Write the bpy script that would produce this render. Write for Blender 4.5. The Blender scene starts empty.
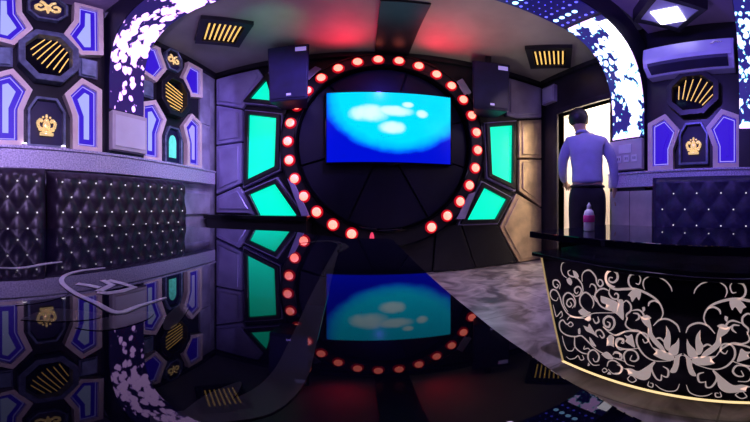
import bpy, bmesh, math, random
from math import sin, cos, tan, pi, hypot, atan2, radians
from mathutils import Vector, Matrix
random.seed(4)
C = bpy.context.scene.collection
H = 0.71                      # camera height above the floor; z below is measured from the lens height
# ------------------------------------------------------------------ materials
def node_mat(name):
    m = bpy.data.materials.new(name); m.use_nodes = True
    nt = m.node_tree; return m, nt, nt.nodes['Principled BSDF']
def mat(name, col, rough=.5, metal=0, ior=1.5, emit=None, es=0, var=0, scale=8, bump=0, coat=0, col2=None):
    m, nt, b = node_mat(name)
    b.inputs['Roughness'].default_value = rough; b.inputs['Metallic'].default_value = metal
    b.inputs['IOR'].default_value = ior; b.inputs['Coat Weight'].default_value = coat
    b.inputs['Coat Roughness'].default_value = .05
    tc = nt.nodes.new('ShaderNodeTexCoord'); nz = nt.nodes.new('ShaderNodeTexNoise')
    nz.inputs['Scale'].default_value = scale; nz.inputs['Detail'].default_value = 4
    nt.links.new(tc.outputs['Object'], nz.inputs['Vector'])
    r = nt.nodes.new('ShaderNodeValToRGB'); nt.links.new(nz.outputs['Fac'], r.inputs['Fac'])
    r.color_ramp.elements[0].position = .35; r.color_ramp.elements[1].position = .65
    c2 = col2 or tuple(min(1, c*(1+var)) for c in col); c1 = tuple(c*(1-var) for c in col) if not col2 else col
    r.color_ramp.elements[0].color = (*c1, 1); r.color_ramp.elements[1].color = (*c2, 1)
    nt.links.new(r.outputs['Color'], b.inputs['Base Color'])
    if bump:
        bp = nt.nodes.new('ShaderNodeBump'); bp.inputs['Strength'].default_value = bump; bp.inputs['Distance'].default_value = .01
        nt.links.new(nz.outputs['Fac'], bp.inputs['Height']); nt.links.new(bp.outputs['Normal'], b.inputs['Normal'])
    if emit:
        b.inputs['Emission Color'].default_value = (*emit, 1); b.inputs['Emission Strength'].default_value = es
    return m
M = {}
M['black_gloss'] = mat('black_gloss', (.004, .004, .008), .1, ior=1.45, var=.2)
M['black_satin'] = mat('black_satin', (.012, .011, .018), .35, var=.2)
M['black_wall'] = mat('black_wall', (.012, .011, .022), .45, var=.4, scale=3)
M['navy_panel'] = mat('navy_panel', (.007, .005, .028), .4, var=.3, scale=2)
M['dark_wood'] = mat('dark_wood', (.02, .016, .03), .4, var=.4, scale=5)
M['glass_top'] = mat('glass_top', (.003, .003, .012), .015, ior=1.42, var=.2)
M['print'] = mat("print", (.05, .05, .055), .02, ior=1.42, var=.15, scale=3)
M['print_light'] = mat('print_light', (.7, .7, .7), .02, ior=1.42, var=.15, scale=3)
M['ceiling'] = mat('ceiling', (.30, .28, .27), .6, var=.12, scale=2.5)
M['ceiling_near'] = mat('ceiling_near', (.34, .26, .42), .5, var=.12, scale=2)
M['cream'] = mat('cream', (1, .80, .70), .35, var=.08, scale=9)
M['slate'] = mat('slate', (.16, .19, .30), .35, metal=.3, var=.3, scale=18)
M['plate_blue'] = mat('plate_blue', (.26, .34, .50), .35, metal=.5, var=.25, scale=14)
M['gold'] = mat('gold', (.90, .58, .18), .22, metal=1, var=.2, emit=(1, .66, .34), es=.75)  # self-glow added to brighten the emblems; the door handle shares it
M['leather'] = mat('leather', (.020, .012, .026), .40, var=.25, scale=30, bump=.12)
M['leather_navy'] = mat('leather_navy', (.022, .016, .085), .42, var=.25, scale=30, bump=.12)
M['crystal'] = mat('crystal', (.9, .85, .95), .08, metal=.9, emit=(.9, .85, 1), es=.8)  # emission stands in for the sparkle of the sofa buttons
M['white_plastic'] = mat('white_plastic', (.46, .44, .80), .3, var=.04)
M['box_white'] = mat('box_white', (.66, .62, .64), .4, var=.06)
M['dark_plastic'] = mat('dark_plastic', (.010, .007, .060), .5, var=.2)
M['glitter'] = mat('glitter', (.40, .38, .58), .35, metal=.15, scale=90, bump=.4, col2=(.80, .76, .95))
M['silver_leaf'] = mat('silver_leaf', (.34, .33, .44), .3, metal=.3, scale=5, bump=.25, col2=(.60, .60, .74))
M['gold_leaf'] = mat('gold_leaf', (.48, .36, .26), .32, metal=.6, scale=5, bump=.25, col2=(.80, .62, .44))
M['lilac_metal'] = mat('lilac_metal', (.32, .28, .58), .32, metal=.25, scale=3, col2=(.50, .46, .82))
M['tile_block'] = mat('tile_block', (.48, .44, .46), .35, metal=.3, scale=5, bump=.2, col2=(.68, .62, .62))
M['skin'] = mat('skin', (.50, .30, .21), .5, var=.08)
M['shirt'] = mat('shirt', (.42, .42, .74), .8, var=.06, scale=12, bump=.3)
M['trousers'] = mat('trousers', (.014, .013, .02), .8, var=.2, scale=14, bump=.3)
M['hair'] = mat('hair', (.010, .009, .014), .45, var=.4, scale=60, bump=.5)
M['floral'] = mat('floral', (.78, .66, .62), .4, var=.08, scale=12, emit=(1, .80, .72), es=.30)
M['gold_strip'] = mat('gold_strip', (.9, .7, .35), .3, emit=(1, .74, .36), es=1.1)
M['gold_dim'] = mat('gold_dim', (.6, .45, .25), .3, emit=(1, .70, .32), es=.3)
M['pink'] = mat('pink', (.85, .06, .35), .4, var=.05)
M['white'] = mat('white', (.85, .84, .88), .4, var=.03)
M['led_green'] = mat('led_green', (0, .5, .35), .3, emit=(0.0, .80, .50), es=1.15)
M['led_blue'] = mat('led_blue', (.01, .008, .05), .5, emit=(.030, .004, .62), es=1.0, var=.1)
M['led_blue_dark'] = mat('led_blue_dark', (.005, .004, .05), .3, emit=(.012, .004, .36), es=1.0)
M['led_line'] = mat('led_line', (.01, .008, .05), .5, emit=(.40, .34, 1.0), es=1.1)
M['led_pale'] = mat('led_pale', (.01, .008, .05), .5, emit=(.42, .45, .95), es=1.0)
M['led_white'] = mat('led_white', (.9, .9, .9), .3, emit=(.97, .92, 1), es=5)
M['lamp_core'] = mat('lamp_core', (.9, .6, .5), .3, emit=(1, .17, .115), es=3.2)
M['lamp_halo'] = mat('lamp_halo', (.4, .01, .02), .3, emit=(.6, .004, .015), es=.7)  # red light around each bulb, put into an emissive material
M['lamp_dim'] = mat('lamp_dim', (.4, .01, .04), .3, emit=(.9, .06, .15), es=.9)
M['teal_glow'] = mat('teal_glow', (.1, .5, .45), .3, emit=(.12, .75, .60), es=.9, var=.4, scale=30)
M['slot_gold'] = mat('slot_gold', (.8, .5, .15), .3, emit=(1, .60, .14), es=1.0, var=.3, scale=25)
M['hall'] = mat('hall', (.95, .86, .74), .7, var=.03)
M['cove'] = mat('cove', (.6, .5, 1), .3, emit=(.45, .34, 1), es=1.5)

def floor_mat():
    m, nt, b = node_mat('floor_marble')
    b.inputs['Roughness'].default_value = .3
    tc = nt.nodes.new('ShaderNodeTexCoord')
    n1 = nt.nodes.new('ShaderNodeTexNoise'); n1.inputs['Scale'].default_value = 5; n1.inputs['Detail'].default_value = 9; n1.inputs['Distortion'].default_value = 1.2
    nt.links.new(tc.outputs['Object'], n1.inputs['Vector'])
    r = nt.nodes.new('ShaderNodeValToRGB'); e = r.color_ramp.elements
    e[0].position = .36; e[0].color = (.10, .08, .105, 1); e[1].position = .64; e[1].color = (.46, .40, .44, 1)
    nt.links.new(n1.outputs['Fac'], r.inputs['Fac'])
    br = nt.nodes.new('ShaderNodeTexBrick'); br.offset = 0; br.inputs['Scale'].default_value = 1
    br.inputs['Brick Width'].default_value = .6; br.inputs['Row Height'].default_value = .6; br.inputs['Mortar Size'].default_value = .003
    br.inputs['Color1'].default_value = br.inputs['Color2'].default_value = (1, 1, 1, 1); br.inputs['Mortar'].default_value = (.5, .5, .5, 1)
    nt.links.new(tc.outputs['Object'], br.inputs['Vector'])
    mx = nt.nodes.new('ShaderNodeMix'); mx.data_type = 'RGBA'; mx.blend_type = 'MULTIPLY'; mx.inputs[0].default_value = 1
    nt.links.new(r.outputs['Color'], mx.inputs[6]); nt.links.new(br.outputs['Color'], mx.inputs[7])
    nt.links.new(mx.outputs[2], b.inputs['Base Color']); return m
M['floor'] = floor_mat()

def led_mat(name, lo, tint, fac=.5, seed=0.0, vs=22):
    """an LED screen that plays a shower of white petals on indigo"""
    m, nt, b = node_mat(name); N = nt.nodes.new; L = nt.links.new
    b.inputs['Base Color'].default_value = (.01, .01, .02, 1); b.inputs['Roughness'].default_value = .3
    tc = N('ShaderNodeTexCoord'); mp = N('ShaderNodeMapping'); mp.inputs['Scale'].default_value = (1, 1.35, .8); mp.inputs['Location'].default_value = (seed, seed, 0)
    mp.inputs['Rotation'].default_value = (.5, 0, 0)
    L(tc.outputs['Object'], mp.inputs['Vector'])
    v = N('ShaderNodeTexVoronoi'); v.inputs['Scale'].default_value = vs; v.inputs['Randomness'].default_value = 1
    wn = N('ShaderNodeTexNoise'); wn.inputs['Scale'].default_value = 20
    L(mp.outputs[0], wn.inputs['Vector'])
    ad = N('ShaderNodeVectorMath'); ad.operation = 'MULTIPLY_ADD'; ad.inputs[1].default_value = (.06, .06, .06)
    L(wn.outputs['Color'], ad.inputs[0]); L(mp.outputs[0], ad.inputs[2]); L(ad.outputs[0], v.inputs['Vector'])
    n = N('ShaderNodeTexNoise'); n.inputs['Scale'].default_value = 4.2; n.inputs['Detail'].default_value = 1; L(mp.outputs[0], n.inputs['Vector'])
    # petal where voronoi distance < local density
    md = N('ShaderNodeMath'); md.operation = 'MULTIPLY_ADD'; md.inputs[1].default_value = 2.0; md.inputs[2].default_value = fac-1.0
    L(n.outputs['Fac'], md.inputs[0])
    at = N('ShaderNodeAttribute'); at.attribute_name = 'dense'
    ad2 = N('ShaderNodeMath'); ad2.operation = 'MULTIPLY_ADD'; ad2.inputs[1].default_value = .62; L(at.outputs['Fac'], ad2.inputs[0]); L(md.outputs[0], ad2.inputs[2])
    sb = N('ShaderNodeMath'); sb.operation = 'SUBTRACT'; L(ad2.outputs[0], sb.inputs[0]); L(v.outputs['Distance'], sb.inputs[1])
    r = N('ShaderNodeValToRGB'); e = r.color_ramp.elements
    e[0].position = .0; e[0].color = (*lo, 1); e[1].position = .16; e[1].color = (1.0, .58, 1.35, 1)
    t = e.new(.05); t.color = (*tint, 1)
    L(sb.outputs[0], r.inputs['Fac']); L(r.outputs['Color'], b.inputs['Emission Color'])
    b.inputs['Emission Strength'].default_value = 2.3
    return m
M['led_petals'] = led_mat('led_petals', (.010, .005, .06), (.45, .22, .85), .12, 0, 15)
M['led_petals_b'] = led_mat('led_petals_b', (.010, .008, .10), (.10, .60, .80), .20, 3.1, 17)

def tv_mat():
    m, nt, b = node_mat('tv_picture'); N = nt.nodes.new; L = nt.links.new
    b.inputs['Base Color'].default_value = (0, 0, .02, 1); b.inputs['Roughness'].default_value = .2
    tc = N('ShaderNodeTexCoord'); sx = N('ShaderNodeSeparateXYZ'); L(tc.outputs['Generated'], sx.inputs[0])
    def mth(op, a, b_=None, c=None):
        q = N('ShaderNodeMath'); q.operation = op
        for i, s in enumerate((a, b_, c)):
            if s is None: continue
            if isinstance(s, (int, float)): q.inputs[i].default_value = s
            else: L(s, q.inputs[i])
        return q.outputs[0]
    def ell(cx, cz, ax, az):
        dx = mth('DIVIDE', mth('SUBTRACT', sx.outputs[0], cx), ax); dz = mth('DIVIDE', mth('SUBTRACT', sx.outputs[2], cz), az)
        return mth('SUBTRACT', 1.0, mth('ADD', mth('MULTIPLY', dx, dx), mth('MULTIPLY', dz, dz)))
    nz = N('ShaderNodeTexNoise'); nz.inputs['Scale'].default_value = 5; nz.inputs['Detail'].default_value = 5; L(tc.outputs['Object'], nz.inputs['Vector'])
    wob = mth('MULTIPLY', mth('SUBTRACT', nz.outputs['Fac'], .5), .7)
    base = mth('ADD', ell(.56, .90, .60, .80), mth('MULTIPLY', wob, .35))
    r = N('ShaderNodeValToRGB'); e = r.color_ramp.elements
    e[0].position = 0; e[0].color = (.0, .004, .55, 1); e[1].position = .42; e[1].color = (.0, .62, .95, 1)
    q = e.new(.10); q.color = (.0, .10, .88, 1); q2 = e.new(.24); q2.color = (0, .42, 1, 1)
    L(base, r.inputs['Fac'])
    cl = mth('MAXIMUM', ell(.52, .47, .13, .12), mth('MAXIMUM', ell(.34, .68, .20, .16), mth('MAXIMUM', ell(.52, .72, .20, .10), mth('MAXIMUM', ell(.76, .70, .06, .08), ell(.64, .82, .06, .06)))))
    cl = mth('ADD', cl, mth('SUBTRACT', mth('MULTIPLY', wob, 1.6), .15))
    cr = N('ShaderNodeMapRange'); cr.inputs[1].default_value = 0; cr.inputs[2].default_value = .8; cr.interpolation_type = 'SMOOTHSTEP'; L(cl, cr.inputs[0])
    mx = N('ShaderNodeMix'); mx.data_type = 'RGBA'; L(mth('MULTIPLY', cr.outputs[0], .8), mx.inputs[0]); L(r.outputs['Color'], mx.inputs[6]); mx.inputs[7].default_value = (.75, .95, 1, 1)
    L(mx.outputs[2], b.inputs['Emission Color']); b.inputs['Emission Strength'].default_value = 1.25
    return m
M['tv_picture'] = tv_mat()

# ------------------------------------------------------------------ mesh helpers
def V(x, y, z): return Vector((x, y, z + H))
def box(bm, x0, x1, y0, y1, z0, z1, bev=0):
    t = bmesh.new(); bmesh.ops.create_cube(t, size=1)
    for v in t.verts: v.co = V((x0+x1)/2 + v.co.x*(x1-x0), (y0+y1)/2 + v.co.y*(y1-y0), (z0+z1)/2 + v.co.z*(z1-z0))
    if bev: bmesh.ops.bevel(t, geom=t.edges[:], offset=bev, segments=2, affect='EDGES', profile=.6)
    merge(bm, t)
def merge(bm, t):
    me = bpy.data.meshes.new('tmp'); t.to_mesh(me); t.free(); bm.from_mesh(me); bpy.data.meshes.remove(me)
def prism(bm, pts, depth, holes=None, bev=0):
    """pts: list of 3-D Vectors of a planar outline; depth: vector of extrusion"""
    t = bmesh.new(); n = len(pts)
    a = [t.verts.new(p) for p in pts]; d = [t.verts.new(p+depth) for p in pts]
    if holes:
        h = [t.verts.new(p) for p in holes]; k = [t.verts.new(p+depth) for p in holes]
        for i in range(n):
            j = (i+1) % n
            t.faces.new((a[i], a[j], h[j], h[i])); t.faces.new((d[i], k[i], k[j], d[j]))
            t.faces.new((a[i], d[i], d[j], a[j])); t.faces.new((h[i], h[j], k[j], k[i]))
    else:
        t.faces.new(a); t.faces.new(list(reversed(d)))
        for i in range(n):
            j = (i+1) % n; t.faces.new((a[i], d[i], d[j], a[j]))
    bmesh.ops.recalc_face_normals(t, faces=t.faces[:])
    if bev: bmesh.ops.bevel(t, geom=t.edges[:], offset=bev, segments=1, affect='EDGES')
    merge(bm, t)
def tube(bm, p, q, r0, r1=None, seg=16):
    r1 = r0 if r1 is None else r1; d = q-p; t = bmesh.new()
    bmesh.ops.create_cone(t, cap_ends=True, segments=seg, radius1=r0, radius2=r1, depth=d.length)
    R = d.to_track_quat('Z', 'Y').to_matrix().to_4x4()
    bmesh.ops.transform(t, matrix=Matrix.Translation((p+q)/2) @ R, verts=t.verts[:]); merge(bm, t)
def ball(bm, c, rx, ry=None, rz=None, seg=16, M4=None):
    ry = ry or rx; rz = rz or rx; t = bmesh.new(); bmesh.ops.create_uvsphere(t, u_segments=seg, v_segments=max(6, seg//2), radius=1)
    for v in t.verts: v.co = Vector((v.co.x*rx, v.co.y*ry, v.co.z*rz))
    if M4: bmesh.ops.transform(t, matrix=M4, verts=t.verts[:])
    bmesh.ops.translate(t, vec=c, verts=t.verts[:]); merge(bm, t)
ORG = {}
def tagit(o, label=None, cat=None, group=None, kind=None):
    if label: o['label'] = label
    if cat: o['category'] = cat
    if group: o['group'] = group
    if kind: o['kind'] = kind
    return o
def obj(name, bm, m, parent=None, smooth=False, label=None):
    me = bpy.data.meshes.new(name)
    if parent is not None: org = ORG[parent.name]
    else:
        xs = [v.co for v in bm.verts]
        org = Vector(((min(c.x for c in xs)+max(c.x for c in xs))/2, (min(c.y for c in xs)+max(c.y for c in xs))/2, min(c.z for c in xs)))
    bmesh.ops.translate(bm, vec=-org, verts=bm.verts[:]); bm.to_mesh(me); bm.free()
    me.materials.append(M[m])
    if smooth:
        for p in me.polygons: p.use_smooth = True
    o = bpy.data.objects.new(name, me); C.objects.link(o); ORG[o.name] = org
    if parent is not None: o.parent = parent
    else: o.location = org
    if label: o['label'] = label
    return o
def thing(name, label, cat, loc, group=None):
    o = bpy.data.objects.new(name, None); C.objects.link(o); o.empty_display_size = .05
    o.location = V(*loc); ORG[o.name] = V(*loc); return tagit(o, label, cat, group)
def struct(name, bm, m, smooth=False): return tagit(obj(name, bm, m, None, smooth), kind='structure')
def BM(): return bmesh.new()
def copy_tree(o, parent=None):
    c = o.copy(); C.objects.link(c)
    if parent is not None: c.parent = parent
    for ch in list(o.children): copy_tree(ch, c)
    return c
def bx(name, m, parent, *a, bev=0, label=None):
    b = BM(); box(b, *a, bev=bev); return obj(name, b, m, parent, label=label)

# ------------------------------------------------------------------ room
XL, XR, YB, YF = -1.78, 2.2, 2.6, -2.4
CN, CB, FL = 2.02, 1.83, -H
b = BM(); box(b, XL-.1, XR+.9, YF-.1, YB+.1, FL-.1, FL); struct('floor', b, 'floor')
b = BM(); box(b, XL, XR, YF, 1.03, CN, CN+.1); struct('ceiling', b, 'ceiling_near')
b = BM(); box(b, XL, XR, 1.39, YB, CB, CN+.1); struct('ceiling_stage', b, 'ceiling')
b = BM(); box(b, XL-.1, XL, YF-.1, YB+.1, FL, CN+.1); struct('wall_left', b, 'silver_leaf')
b = BM(); box(b, XL, XR, YB, YB+.1, FL, CN+.1); struct('wall_back', b, 'black_wall')
b = BM(); box(b, XL, XR+.1, YF-.1, YF, FL, CN+.1); struct('wall_front', b, 'navy_panel')
DY0, DY1, DZ = 1.46, 2.25, 1.22
b = BM()
box(b, XR, XR+.1, YF-.1, DY0, FL, CN+.1); box(b, XR, XR+.1, DY1, YB+.1, FL, CN+.1); box(b, XR, XR+.1, DY0, DY1, DZ, CN+.1)
struct('wall_right', b, 'black_wall')
# hallway beyond the door
b = BM(); box(b, 3.0, 3.1, .9, 3.2, FL, 2.0); struct('wall_hallway', b, 'hall')
b = BM(); box(b, XR+.1, 3.0, .8, .9, FL, 2.0); box(b, XR+.1, 3.0, 3.2, 3.3, FL, 2.0); struct('wall_hallway_ends', b, 'hall')
b = BM(); box(b, XR+.1, 3.1, .8, 3.3, 1.9, 2.0); struct('ceiling_hallway', b, 'hall')
b = BM(); box(b, XR+.1, 3.1, 2.7, 3.3, FL-.1, FL); struct('floor_hallway', b, 'floor')
# door frame
b = BM()
box(b, XR-.03, XR+.1, DY1, DY1+.07, FL, DZ+.07, .006); box(b, XR-.03, XR+.1, DY0-.07, DY0, FL, DZ+.07, .006); box(b, XR-.03, XR+.1, DY0, DY1, DZ, DZ+.07, .006)
o = struct('door_1', b, 'dark_wood')
# open door leaf swung into the hallway
b = BM(); box(b, XR+.12, XR+.66, DY1+.02, DY1+.06, FL+.01, DZ-.01, .004)
dl = struct('door_2', b, 'hall')
hb = BM(); tube(hb, V(XR+.58, DY1+.02, .25), V(XR+.58, DY1-.03, .25), .012); tube(hb, V(XR+.58, DY1-.03, .25), V(XR+.47, DY1-.03, .25), .01)
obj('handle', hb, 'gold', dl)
# crown trim at the back
b = BM(); box(b, XL, XR, YB-.05, YB, CB-.07, CB, .005); struct('trim_1', b, 'black_satin')
b = BM(); box(b, XR-.05, XR, 1.39, YB-.05, CB-.07, CB, .005); struct('trim_2', b, 'black_satin')
b = BM(); box(b, XL, XL+.05, 1.39, YB-.05, CB-.07, CB, .005); struct('trim_3', b, 'black_satin')

# ------------------------------------------------------------------ arches with LED screens
PROF = [(-1.70, -H), (-1.70, 1.15), (-1.67, 1.38), (-1.58, 1.58), (-1.42, 1.72), (-1.2, 1.79), (-.95, 1.81), (-.5, 1.80), (.2, 1.78),
        (.7, 1.75), (1.2, 1.73), (1.50, 1.71), (1.72, 1.64), (1.90, 1.52), (2.03, 1.34), (2.10, 1.12), (2.12, .95), (2.12, -H)]
def lerp_prof(pts, n=8):
    out = []
    for i in range(len(pts)-1):
        p0 = pts[max(i-1, 0)]; p1 = pts[i]; p2 = pts[i+1]; p3 = pts[min(i+2, len(pts)-1)]
        if abs(p1[1]-p2[1]) > 1: out.append(p1); continue
        if abs(p0[1]-p1[1]) > 1: p0 = (p1[0], p1[1]-.1*(1 if p0[1] < p1[1] else -1))
        if abs(p3[1]-p2[1]) > 1: p3 = (p2[0], p2[1]-.1)
        for k in range(n):
            t = k/n
            out.append(tuple(.5*((2*p1[a]) + (-p0[a]+p2[a])*t + (2*p0[a]-5*p1[a]+4*p2[a]-p3[a])*t*t + (-p0[a]+3*p1[a]-3*p2[a]+p3[a])*t**3) for a in (0, 1)))
    out.append(pts[-1]); return out
ARC = lerp_prof(PROF)
def arch(name, y0, y1):
    b = BM(); pf = ARC; t = bmesh.new()
    inner = [[t.verts.new(V(x, y, z)) for x, z in pf] for y in (y0, y1)]
    def out(x, z):
        if x < -1.65 and z < 1.3: return (XL+.001, z)
        if x > 2.07 and z < 1.3: return (XR-.001, z)
        fx = (x-.2)/1.5
        if z > 1.6 and abs(fx) < .95: return (x, CN-.001)
        return (XL+.001 if x < 0 else XR-.001, CN-.001) if False else ((max(XL+.001, min(XR-.001, x*1.12-.02)), min(CN-.001, z+.3)))
    outer = [[t.verts.new(V(out(x, z)[0], y, out(x, z)[1])) for x, z in pf] for y in (y0, y1)]
    n = len(pf)
    for i in range(n-1):
        t.faces.new((inner[0][i], inner[0][i+1], inner[1][i+1], inner[1][i]))
        t.faces.new((outer[0][i], outer[1][i], outer[1][i+1], outer[0][i+1]))
        t.faces.new((inner[0][i], outer[0][i], outer[0][i+1], inner[0][i+1]))
        t.faces.new((inner[1][i], inner[1][i+1], outer[1][i+1], outer[1][i]))
    bmesh.ops.recalc_face_normals(t, faces=t.faces[:]); merge(b, t)
    return struct(name, b, 'navy_panel')
arch('trim_4', 1.03, 1.39); arch('trim_5', -.20, .16)
def strip(sel, y0, y1, off=.004, th=.003, dens=None):
    """a sheet that follows the arch's inner face; sel(x,z) picks the profile points"""
    pf = [p for p in ARC if sel(*p)]
    if sel(PROF[-1][0], .68): pf = [p for p in pf if p[1] > .7] + [(2.12, .69)]
    if sel(PROF[0][0], .82): pf = [(-1.70, .83)] + [p for p in pf if p[1] > .84]
    b = BM(); rows = []; cl = b.verts.layers.float.new('dense')
    for i, (x, z) in enumerate(pf):
        a = pf[max(i-1, 0)]; c = pf[min(i+1, len(pf)-1)]; d = Vector((c[0]-a[0], c[1]-a[1])).normalized(); n = Vector((d.y, -d.x))
        p = Vector((x, z)) + n*off; q = Vector((x, z)) + n*(off+th); r = []
        m_ = 3
        for k in range(m_+1):
            y = y0+(y1-y0)*k/m_
            r.append((b.verts.new(V(p.x, y, p.y)), b.verts.new(V(q.x, y, q.y))))
            for v in r[-1]: v[cl] = dens(x, z, k/m_) if dens else 0
        rows.append(r)
    for i in range(len(rows)-1):
        for k in range(3):
            A, B_, D, E_ = rows[i][k], rows[i][k+1], rows[i+1][k], rows[i+1][k+1]
            b.faces.new((A[1], B_[1], E_[1], D[1])); b.faces.new((A[0], D[0], E_[0], B_[0]))
        b.faces.new((rows[i][0][0], rows[i][0][1], rows[i+1][0][1], rows[i+1][0][0])); b.faces.new((rows[i][3][0], rows[i+1][3][0], rows[i+1][3][1], rows[i][3][1]))
    b.faces.new([v for k in range(4) for v in [rows[0][k][0]]] + [rows[0][k][1] for k in (3, 2, 1, 0)])
    b.faces.new([rows[-1][k][1] for k in range(4)] + [rows[-1][k][0] for k in (3, 2, 1, 0)])
    bmesh.ops.recalc_face_normals(b, faces=b.faces[:]); return b
def dl_(x, z, k): return (1.0 if z > 1.45 else .25+max(0, (z-1.0)/.45)*.6) * (.25, .95, .95, .55)[int(k*3+.5)]
def dr_(x, z, k): return (1.0 if z > .95 else .62) * (.35, .95, .85, .15)[int(k*3+.5)]
o = obj('led_screen', strip(lambda x, z: x < -.78 and z > .8, 1.035, 1.385, dens=dl_), 'led_petals')
tagit(o, 'curved LED screen of white petals climbing the left wall onto the arch', 'screen')
o = obj('led_screen', strip(lambda x, z: x > 1.42 and z > .6, 1.035, 1.385, dens=dr_), 'led_petals_b')
tagit(o, 'curved LED screen of white petals beside the doorway, ending above the socket panel', 'screen')
o = obj('led_screen', strip(lambda x, z: x > 1.3 and z > .6, -.19, .155, dens=dr_), 'led_petals_b')
tagit(o, 'LED petal screen cut by the right edge of the photo, beyond the air conditioner', 'screen')
o = obj('led_screen', strip(lambda x, z: x < -.78 and z > .8, -.19, .155, dens=dl_), 'led_petals')
tagit(o, 'LED petal screen on the second arch behind the camera, along the left sofa wall', 'screen')
o = obj('light_bar', strip(lambda x, z: 1.50 <= x <= 1.86 and z > 1.5, 1.035, 1.12, .009, .012), 'led_white')
tagit(o, 'plain white light bar on the arch bend above the petal screen by the doorway', 'light')
# dotted LED matrix under the beam
dm = thing('led_matrix', 'dark LED matrix with blue and turquoise dots under the ceiling beam', 'light', (.95, 1.2, 1.735))
obj('panel', strip(lambda x, z: .3 < x < 1.42 and z > 1.6, 1.035, 1.385, .004, .006), 'led_blue_dark', dm)
M['led_blue_dark'].node_tree.nodes['Principled BSDF'].inputs['Emission Strength'].default_value = .25
M['dot_big'] = mat('dot_big', (.3, .6, .9), .3, emit=(.30, .62, 1), es=3.5)
M['dot_small'] = mat('dot_small', (.1, .1, .9), .3, emit=(.10, .10, 1), es=2.2)
def arcz(x):
    for i in range(len(ARC)-1):
        if ARC[i][0] <= x <= ARC[i+1][0] and ARC[i][1] > 1.2: 
            t = (x-ARC[i][0])/(ARC[i+1][0]-ARC[i][0]+1e-9); return ARC[i][1]+(ARC[i+1][1]-ARC[i][1])*t
    return 1.7
for cx in (.55, .92, 1.285):
    for k in range(4):
        b = BM(); y = 1.155+k*.062; ball(b, V(cx, y, arcz(cx)-.012), .021, .021, .006, 12); obj('dot', b, 'dot_big', dm)
b = BM()
for i in range(19):
    for j in range(6):
        x = .36+i*.056; y = 1.065+j*.058
        dd = min(abs(x-c) for c in (.55, .92, 1.285))
        if dd < .035: continue
        rr = .012 if dd < .085 else .0055
        if (i*3+j*5) % 4 == 0: rr *= .6
        ball(b, V(x, y, arcz(x)-.011), rr, rr, .004, 8)
d_ = obj('small_dots', b, 'dot_small', dm); d_['kind'] = 'stuff'

# ------------------------------------------------------------------ wall decoration units
# side: 'L' faces +X on the left wall, 'R' faces -X on the right wall. (u,w): u along +Y from the unit's centre, w up.
def wallmap(side, yc, zc):
    if side == 'L': return lambda u, w, d: V(XL+d, yc+u, zc+w)
    return lambda u, w, d: V(XR-d, yc+u, zc+w)
def inset(pts, d):
    n = len(pts); out = []
    area = sum(pts[i][0]*pts[(i+1) % n][1]-pts[(i+1) % n][0]*pts[i][1] for i in range(n)); s = 1 if area > 0 else -1
    for i in range(n):
        p0, p1, p2 = [Vector(pts[(i+k-1) % n]) for k in range(3)]
        a = (p1-p0).normalized(); c = (p2-p1).normalized(); na = Vector((-a.y, a.x))*s; nc = Vector((-c.y, c.x))*s
        bis = (na+nc); bis.normalize(); out.append(tuple(p1+bis*(d/max(.35, bis.dot(na)))))
    return out
def poly3(f, pts, d): return [f(u, w, d) for u, w in pts]
def ring_prism(f, outer, inner, d0, d1, bev=0):
    b = BM(); prism(b, poly3(f, outer, d0), f(0, 0, d1)-f(0, 0, d0), poly3(f, inner, d0), bev); return b
def solid(f, pts, d0, d1, bev=0):
    b = BM(); prism(b, poly3(f, pts, d0), f(0, 0, d1)-f(0, 0, d0), None, bev); return b
def light_panel(f, pts, label, group, core='led_pale'):
    cu = sum(p[0] for p in pts)/len(pts); cw = min(p[1] for p in pts)
    base = f(cu, cw, 0); t = thing('wall_light_panel', label, 'wall light', (base.x, base.y, base.z-H), group)
    i1 = inset(pts, .043); obj('frame', ring_prism(f, pts, i1, .02, .075), 'cream', t)
    obj('glow_panel', solid(f, i1, .022, .045), 'led_blue', t)
    i2 = inset(i1, .013); i3 = inset(i2, .006); obj('light_line', ring_prism(f, i2, i3, .045, .050), 'led_line', t)
    i6 = inset(i3, .032)
    try:
        i7 = inset(i6, .010); obj('core', solid(f, i7, .045, .053), core, t)
    except Exception: pass
    return t
def oct_pts(w, h, k=.45): return [(-w*k, h), (w*k, h), (w, h*.42), (w, -h*.42), (w*k, -h), (-w*k, -h), (-w, -h*.42), (-w, h*.42)]
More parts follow.
